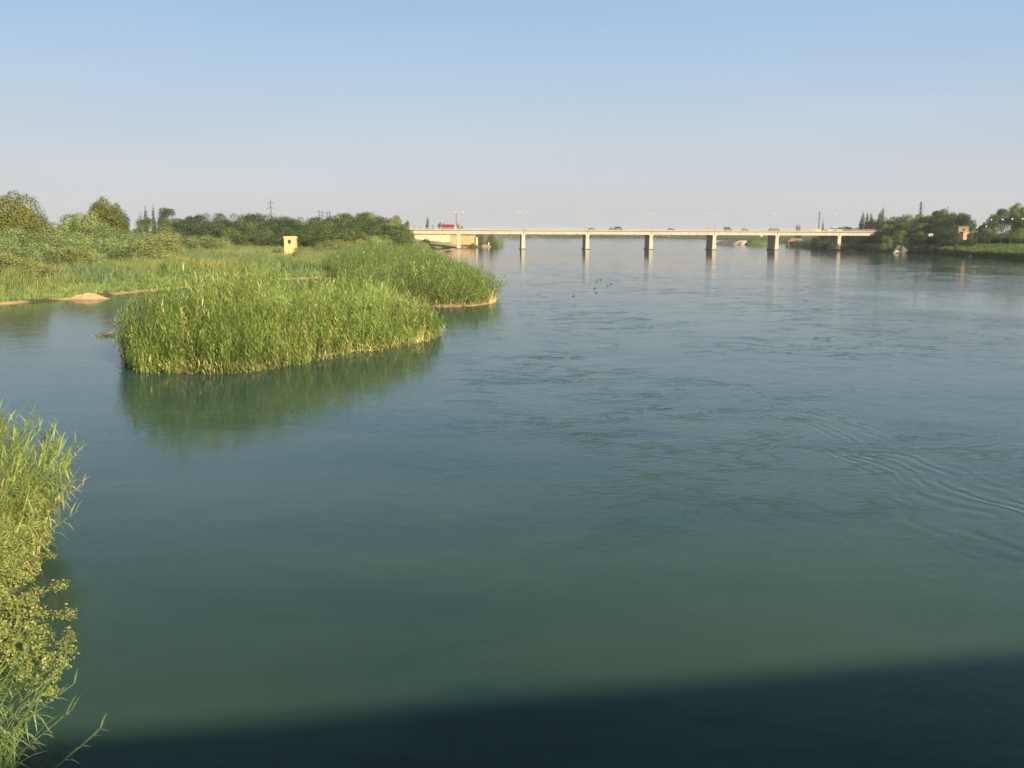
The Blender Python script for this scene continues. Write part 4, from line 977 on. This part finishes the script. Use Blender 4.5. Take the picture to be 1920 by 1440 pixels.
# yellow information board on the near railing
def board(px, w_, h_, lab):
    lx = ((px - 960) / FPX * 605 - P0.x)
    e = empty('yellow_board', bpt(lx, -0.85, 11.1), lab, 'board', rz=BA)
    m = MB(); m.box(-w_ / 2, w_ / 2, -0.06, 0.06, 0.1, h_); m.build('panel', M_YEL, e)
    m = MB(); m.box(-w_ / 2 - .08, w_ / 2 + .08, -0.09, -0.062, h_ + .003, h_ + .12); m.box(-w_ / 2 - .08, w_ / 2 + .08, -0.09, -0.062, -0.02, 0.097); m.build('frame', M_CONC, e)
board(1527.5, 3.4, 1.15, 'yellow board on the near railing left of the seventh pier')
board(1643, 3.6, 1.25, 'yellow board on the railing where the bridge meets the right bank trees')

# ------------------------------------------------------------------ pylons
def pylon(px, top, d, lab, grp=None, wd=2.6, arms=((0.66, 3.2), (0.80, 2.6), (0.92, 2.0)), rot=0.3):
    T = F(px, top, d); z0 = gz(T.x, T.y); H = T.z - z0
    e = empty('power_pylon', (T.x, T.y, z0), lab, 'pylon', grp, rot)
    m = MB(); r0, r1 = wd / 2, 0.22; nl = 9; th = (0.075 + d * 0.00006) * (0.5 if wd < 2 else 1)
    def cor(i, u): s = (r0 * (1 - u) + r1 * u) * (1 - 0.25 * math.sin(math.pi * u)); return Vector(((-1, 1, 1, -1)[i] * s, (-1, -1, 1, 1)[i] * s, u * H))
    for j in range(nl):
        u0, u1 = 1 - (1 - j / nl) ** 1.25 if 0 else j / nl, (j + 1) / nl
        for i in range(4):
            m.tube(cor(i, u0), cor(i, u1), th, th, 4, False); m.tube(cor(i, u0), cor((i + 1) % 4, u1), th * .7, th * .7, 4, False); m.tube(cor((i + 1) % 4, u0), cor(i, u1), th * .7, th * .7, 4, False)
            m.tube(cor(i, u1), cor((i + 1) % 4, u1), th * .7, th * .7, 4, False)
    m.build('mast', M_STEEL, e)
    for (u, L) in arms:
        a = MB()
        for s in (-1, 1):
            for dy in (-.2, .2):
                a.tube((0, dy, u * H), (s * L, 0, u * H + .1), th, th * .8, 4, False); a.tube((0, dy, u * H + 0.9), (s * L, 0, u * H + .15), th, th * .8, 4, False)
            a.tube((s * L, 0, u * H + .1), (s * L, 0, u * H - 1.0), th * .9, th * .9, 5)
        a.build('cross_arm', M_STEEL, e)
pylon(507, 375, 620, 'tall lattice power pylon rising alone from the left woodland')
for px, tp, w_ in ((598.5, 394, 'leftmost'), (604.5, 395, 'second from left'), (613, 396, 'third from left'), (618.5, 395, 'rightmost')):
    pylon(px, tp, 900, '%s of the four small pylons standing together behind the woodland' % w_, 'four small pylons behind the woodland', 2.2)
pylon(855.5, 400, 900, 'slim lattice mast left of the lamp over the first pier', None, 1.0, ((0.93, 0.7),))
pylon(1537, 396, 800, 'slim lattice pylon above the right part of the bridge', None, 1.9, ((0.78, 1.8), (0.9, 1.4)), 0.2)
pylon(1727.5, 378, 640, 'lattice power pylon with three arms above the right bank trees', None, 2.8, rot=0.5)

# ------------------------------------------------------------------ yellow tower on the left bank
T = F(545, 455, 298); x0, y0 = T.x, T.y; zg = gz(x0, y0) - 0.3; zt = F(545, 443.2, 298).z
e = empty('pump_tower', (x0, y0, zg), 'small yellow plastered tower with flat roof standing in the reeds', 'tower', rz=0.10)
Hh = zt - zg; m = MB(); m.box(-1.72, 1.72, -1.72, 1.72, 0, Hh - 0.5); m.build('wall', M_YEL, e)
m = MB(); m.box(-1.9, 1.9, -1.9, 1.9, Hh - 0.497, Hh - 0.14); m.box(-1.7, 1.7, -1.7, 1.7, Hh - 0.137, Hh); m.build('roof', M_YELROOF, e)
m = MB(); m.box(-0.52, 0.22, -1.76, -1.722, Hh - 2.0, Hh - 1.05); wn = m.build('window', M_GLASS, e)
m = MB()
for (a, b, c_, d_) in ((-.6, .3, Hh - 2.1, Hh - 2.003), (-.6, .3, Hh - 1.047, Hh - .95), (-.6, -.523, Hh - 2.0, Hh - 1.05), (.223, .3, Hh - 2.0, Hh - 1.05), (-.18, -.12, Hh - 2.0, Hh - 1.05)): m.box(a, b, -1.80, -1.763, c_, d_)
m.build('frame', M_STEEL, wn)

# ------------------------------------------------------------------ houses and walls
def house(px, top, d, W, Dp, Hw, rt, wallm, roofm, lab, name='house', rot=0.0, hip=True, base=None):
    T = F(px, top, d); zb_ = T.z - Hw - rt if base is None else base
    e = empty(name, (T.x, T.y, zb_), lab, 'house', rz=rot)
    m = MB(); m.box(-W / 2, W / 2, -Dp / 2, Dp / 2, 0, Hw); m.build('wall', wallm, e)
    m = MB(); o_ = 0.5
    if rt > 0.6: m.prism([(-Dp / 2 - o_, 0), (Dp / 2 + o_, 0), (0, rt)], -W / 2 - o_ * .4, W / 2 + o_ * .4); m.v = [(v[1], v[0], v[2] + Hw + 0.003) for v in m.v]; m.f = [f[::-1] for f in m.f]
    else: m.box(-W / 2 - .25, W / 2 + .25, -Dp / 2 - .25, Dp / 2 + .25, Hw + .003, Hw + max(rt, .25))
    m.build('roof', roofm, e)
    k = max(1, int(W // 3.2))
    for i in range(k):
        cx = -W / 2 + W * (i + .5) / k
        m = MB(); m.box(cx - .5, cx + .5, -Dp / 2 - .03, -Dp / 2 - .002, Hw * .35, Hw * .75); m.build('window', M_GLASS, e)
    return e
e = house(840, 420.8, 725, 8.6, 7, 2.6, 4.0, M_WHITE, M_RED, 'white house with dark red sheet roof above the left end of the bridge')
e = house(850.5, 425, 735, 6, 6, 3.4, 0.3, M_WHITE, M_WHITE, 'small white flat roofed annex right of the red roof')
e = house(1803, 424.5, 497, 5.0, 5, 3.0, 0.3, M_PINK, M_PINK, 'upper pinkish brick house among the right bank trees')
e = house(1812, 434.5, 484, 4.6, 4, 3.6, 0.3, M_MUD, M_MUD, 'lower orange plastered house just below the pinkish one')
e = house(1744, 438.5, 538, 2.0, 2.0, 1.0, 0.25, M_WHITE, M_WHITE, 'tiny white hut between the right bank trees')
# pale retaining wall and mud brick wall on the left bank
def wall(px0, px1, pt, pb, d, thick, mat, lab, name):
    a = F(px0, pt, d); b = F(px1, pt, d); zb_ = F(px0, pb, d).z
    m = MB(); m.box(0, b.x - a.x, 0, thick, -2, a.z - zb_); m.box(-0.15, b.x - a.x + 0.15, -0.15, thick + 0.15, a.z - zb_ + 0.003, a.z - zb_ + 0.3)
    o = m.build(name, mat); o.location = (a.x, a.y, zb_); tag(o, lab, 'wall')
wall(777, 844, 440.8, 448, 655, 1.5, M_PALE, 'long pale stone retaining wall under the left end of the bridge', 'retaining_wall')
wall(845, 891.5, 442.3, 453, 660, 1.5, M_MUD, 'orange mud brick wall behind the first pier', 'mud_brick_wall')
wall(892, 896, 445.8, 454, 659, 1.5, M_PALE, 'short lower pale wall at the right end of the orange wall', 'low_wall')
T = F(916.5, 454.5, 672); m = MB(); m.frus(-.45, .45, -.3, .3, 0, -.2, .2, -.2, .2, 2.2); m.ball((0, 0, 2.4), .35, .3, .3); o = m.build('white_post', M_WHITE); o.location = (T.x, T.y, 0.3)
tag(o, 'small bright white post on the left bank spit', 'post')
plant('shrub', 934, 449.6, 690, 7.5, 'rounded green bush at the very tip of the left bank spit', color=(0.8, 1.0, 0.7))
plant('shrub', 884, 456.5, 655, 8, 'low green bush at the water right of the first pier', color=(0.75, 0.95, 0.7))
M_SLOPE = mat_solid('bank_earth', (0.36, 0.27, 0.16), (0.2, 0.17, 0.09), 0.8, 0.95, bump=0.2)
# sandy slope below those walls
def mound(px, py, d, rx, ry, h, mat, lab, name, cat, seed=0, z=None):
    T = F(px, py, d); rr_ = np.random.default_rng(seed); us = np.linspace(0, 1, 11); VV = []
    for u in us:
        for i in range(24):
            a = 2 * math.pi * i / 24; q_ = u * (1 + 0.14 * math.sin(3 * a + seed) + 0.09 * math.sin(5 * a + 2 * seed)) ; VV.append((rx * q_ * math.cos(a), ry * q_ * math.sin(a), h * (1 - u ** 2.4) * (1 + 0.13 * math.sin(4 * a + 5 * u + seed)) + rr_.normal() * 0.03 * h - 0.3))
    Fm = [(j * 24 + i, (j + 1) * 24 + i, (j + 1) * 24 + (i + 1) % 24, j * 24 + (i + 1) % 24) for j in range(10) for i in range(24)]
    o = link_mesh(name, np_mesh(name, np.array(VV), np.array(Fm), mat)); o.location = (T.x, T.y, max(0, gz(T.x, T.y)) if z is None else z); tag(o, lab, cat)
mound(911, 457, 672, 4.2, 5, 2.0, M_SLOPE, 'eroded sandy bank slope beside the orange wall end', 'bank_slope', 'bank', 3)
mound(1688, 473, 531, 4.3, 4, 3.9, M_ROCK, 'big grey boulder at the water of the right bank', 'boulder', 'rock', 5, 0.0)
mound(1680, 473, 526, 2.1, 1.6, 1.7, M_ROCKL, 'sunlit pale rock in front of the grey boulder', 'rock', 'rock', 8, 0.0)
mound(1832, 452, 448, 3.5, 2, 1.6, M_ROCKL, 'pale earth hump between the dark trees above the reed strip', 'earth_hump', 'rock', 9)
mound(1370, 451, 900, 13, 9, 3.8, M_ROCK, 'grey rubble heap on the far right bank right of the fifth pier', 'rubble_heap', 'rock', 11, 0.0)
mound(1393, 451.5, 880, 8, 7, 3.6, M_ROCKL, 'pale rubble slope right of the grey rubble heap', 'rubble_slope', 'rock', 12, 0.0)
mound(1420, 452, 860, 12, 8, 4.5, M_GROUND, 'green earth mound on the far bank left of the sixth pier', 'earth_mound', 'mound', 14, 0.0)

# riverside pavilion with tiled roof and ramp, seen under the bridge
T = F(1492, 461, 800); e = empty('river_pavilion', (T.x, T.y, 0), 'open riverside pavilion with reddish tiled roof standing in the water under the bridge', 'pavilion', rz=-0.1)
m = MB(); m.box(-7, 7, -4, 4, 0.3, 0.9); m.build('platform', M_ROCK, e)
for a in (-6.2, -2, 2, 6.2):
    for b in (-3.4, 3.4): m = MB(); m.box(a - .22, a + .22, b - .22, b + .22, -2, .297); m.box(a - .2, a + .2, b - .2, b + .2, .903, 3.4); m.build('post', M_PALE, e)
m = MB(); m.frus(-8, 8, -5, 5, 3.403, -3.5, 3.5, -.4, .4, 6.2); m.build('roof', M_PINK, e)
m = MB(); m.box(-3, 4, 1, 3, .903, 3.2); m.build('wall', M_PALE, e)
m = MB(); m.add([(7.2, -1, .9), (7.2, 1, .9), (16, 1, 6.2), (16, -1, 6.2), (7.2, -1, .5), (7.2, 1, .5), (16, 1, 5.8), (16, -1, 5.8)], [(0, 3, 2, 1), (4, 5, 6, 7), (0, 4, 7, 3), (1, 2, 6, 5), (0, 1, 5, 4), (3, 7, 6, 2)]); m.build('ramp', M_PALE, e)

# promenade lamps on the right bank
gm = MB(); gm.ball((0, 0, 0), .42, .42, .32); GLB = gm.mesh('lamp_head', M_WHITE, True)
for px, py, lab in ((1831.5, 427, 'leftmost white promenade lamp, in the gap between the tree groups'), (1849, 424.5, 'second promenade lamp from the left'), (1858.5, 412, 'white promenade lamp in front of the spreading sparse tree'),
                    (1879.5, 411.5, 'white promenade lamp below the blue green pine top'), (1898, 410.5, 'white promenade lamp at the left edge of the very dark tree'), (1917, 410.5, 'rightmost white promenade lamp on the very dark tree'),
                    (1672, 406, 'faint white lamp on the skyline above the light green waterside tree')):
    T = F(px, py, shore_d(px) + 32 if px > 1700 else 600); z0 = gz(T.x, T.y)
    e = empty('promenade_lamp', (T.x, T.y, z0), lab, 'street lamp', 'white promenade lamps on the right bank')
    m = MB(); m.path([(0, 0, 0), (0, 0, T.z - z0 - .25)], [.07, .045], 6); m.build('post', M_STEEL, e); o = link_mesh('lamp_head', GLB, e); o.location = (0, 0, T.z - z0)
# plain white ball on a thin stem under the deck
T = F(1431.5, 442.3, 600); m = MB(); m.ball((0, 0, 0), .75, .75, .7, 12, 9); m.tube((0, 0, .6), (0, 0, 1.6), .03, .03, 5)
o = m.build('white_globe', M_WHITE, None, True); P_ = bpt(0, 0, 0); lx = (T.x - P0.x); q_ = bpt(lx, -0.3, 0); o.location = (q_.x, q_.y, T.z); tag(o, 'bright white globe hanging under the deck left of the sixth pier', 'globe lamp')

# ------------------------------------------------------------------ ducks
def duck_mesh():
    sec = [(-.26, .10, .01), (-.2, .11, .05), (-.1, .10, .095), (0.02, .09, .11), (.12, .10, .09), (.17, .15, .05), (.19, .22, .038), (.21, .27, .05), (.25, .285, .045), (.285, .275, .02), (.34, .265, .012)]
    vs = []; n = 10
    for (x, z, r_) in sec:
        for i in range(n): a = 2 * math.pi * i / n; vs.append((x, r_ * math.cos(a), z + r_ * .8 * math.sin(a)))
    fs = [(j * n + i, j * n + (i + 1) % n, (j + 1) * n + (i + 1) % n, (j + 1) * n + i) for j in range(len(sec) - 1) for i in range(n)] + [tuple(range(n - 1, -1, -1)), tuple(range((len(sec) - 1) * n, len(sec) * n))]
    me = bpy.data.meshes.new('duck'); me.from_pydata(vs, [], fs); me.materials.append(M_DUCK); me.polygons.foreach_set('use_smooth', [True] * len(fs)); me.update(); return me
DM = duck_mesh()
for px, py, lab in ((1075.7, 555.5, 'dark duck swimming lowest and leftmost of the flock'), (1118, 549.5, 'dark duck swimming second lowest in the flock'), (1115.5, 540.5, 'dark duck in the middle of the flock with a bent wake'),
                    (1139.7, 536, 'darkest duck, right front of the flock'), (1145.8, 532.5, 'rightmost faint duck of the flock'), (1126.3, 524.8, 'topmost faint duck of the flock'), (1118.2, 528, 'faint duck just left of the topmost one')):
    x, y = G(px, py); o = link_mesh('duck', DM); o.location = (x, y, -0.03); o.rotation_euler = (0, 0, rnd.uniform(-.2, .4)); o.scale = (0.95, 0.95, 0.95); tag(o, lab, 'duck', 'ducks swimming in mid river')

# ------------------------------------------------------------------ summer haze
m = MB(); m.box(-7800, 7800, -900, 7800, -4.2, 34)
M_HAZE = bpy.data.materials.new('haze'); M_HAZE.use_nodes = True; t = M_HAZE.node_tree; t.nodes.clear()
pv = N(t, 'ShaderNodeVolumePrincipled'); pv.inputs['Color'].default_value = (0.9, 0.93, 1.0, 1); pv.inputs['Density'].default_value = 0.00009; pv.inputs['Anisotropy'].default_value = 0.0
o = N(t, 'ShaderNodeOutputMaterial'); t.links.new(pv.outputs[0], o.inputs['Volume'])
o = m.build('haze', M_HAZE); tag(o, kind='stuff', label='thin pale summer haze over the river')

# ------------------------------------------------------------------ the bridge the photograph is taken from
CB = rad(11.6); e = empty('old_bridge', (0.03, -0.16, 0), 'bridge under the camera whose shadow crosses the bottom right water', 'bridge', rz=CB)
m = MB(); m.box(-150, 150, -6.2, -0.15, 7.6, 8.25); m.build('deck', M_CONC, e)
m = MB(); m.box(-150, 150, -0.3, 0.0, 8.253, 9.3); m.build('parapet', M_CONC, e)
for x in (-75, -37, 35, 75): m = MB(); m.frus(x - 1.4, x + 1.4, -6, -.5, -3, x - 1.1, x + 1.1, -6, -.5, 7.597); m.build('pier', M_CONC, e)
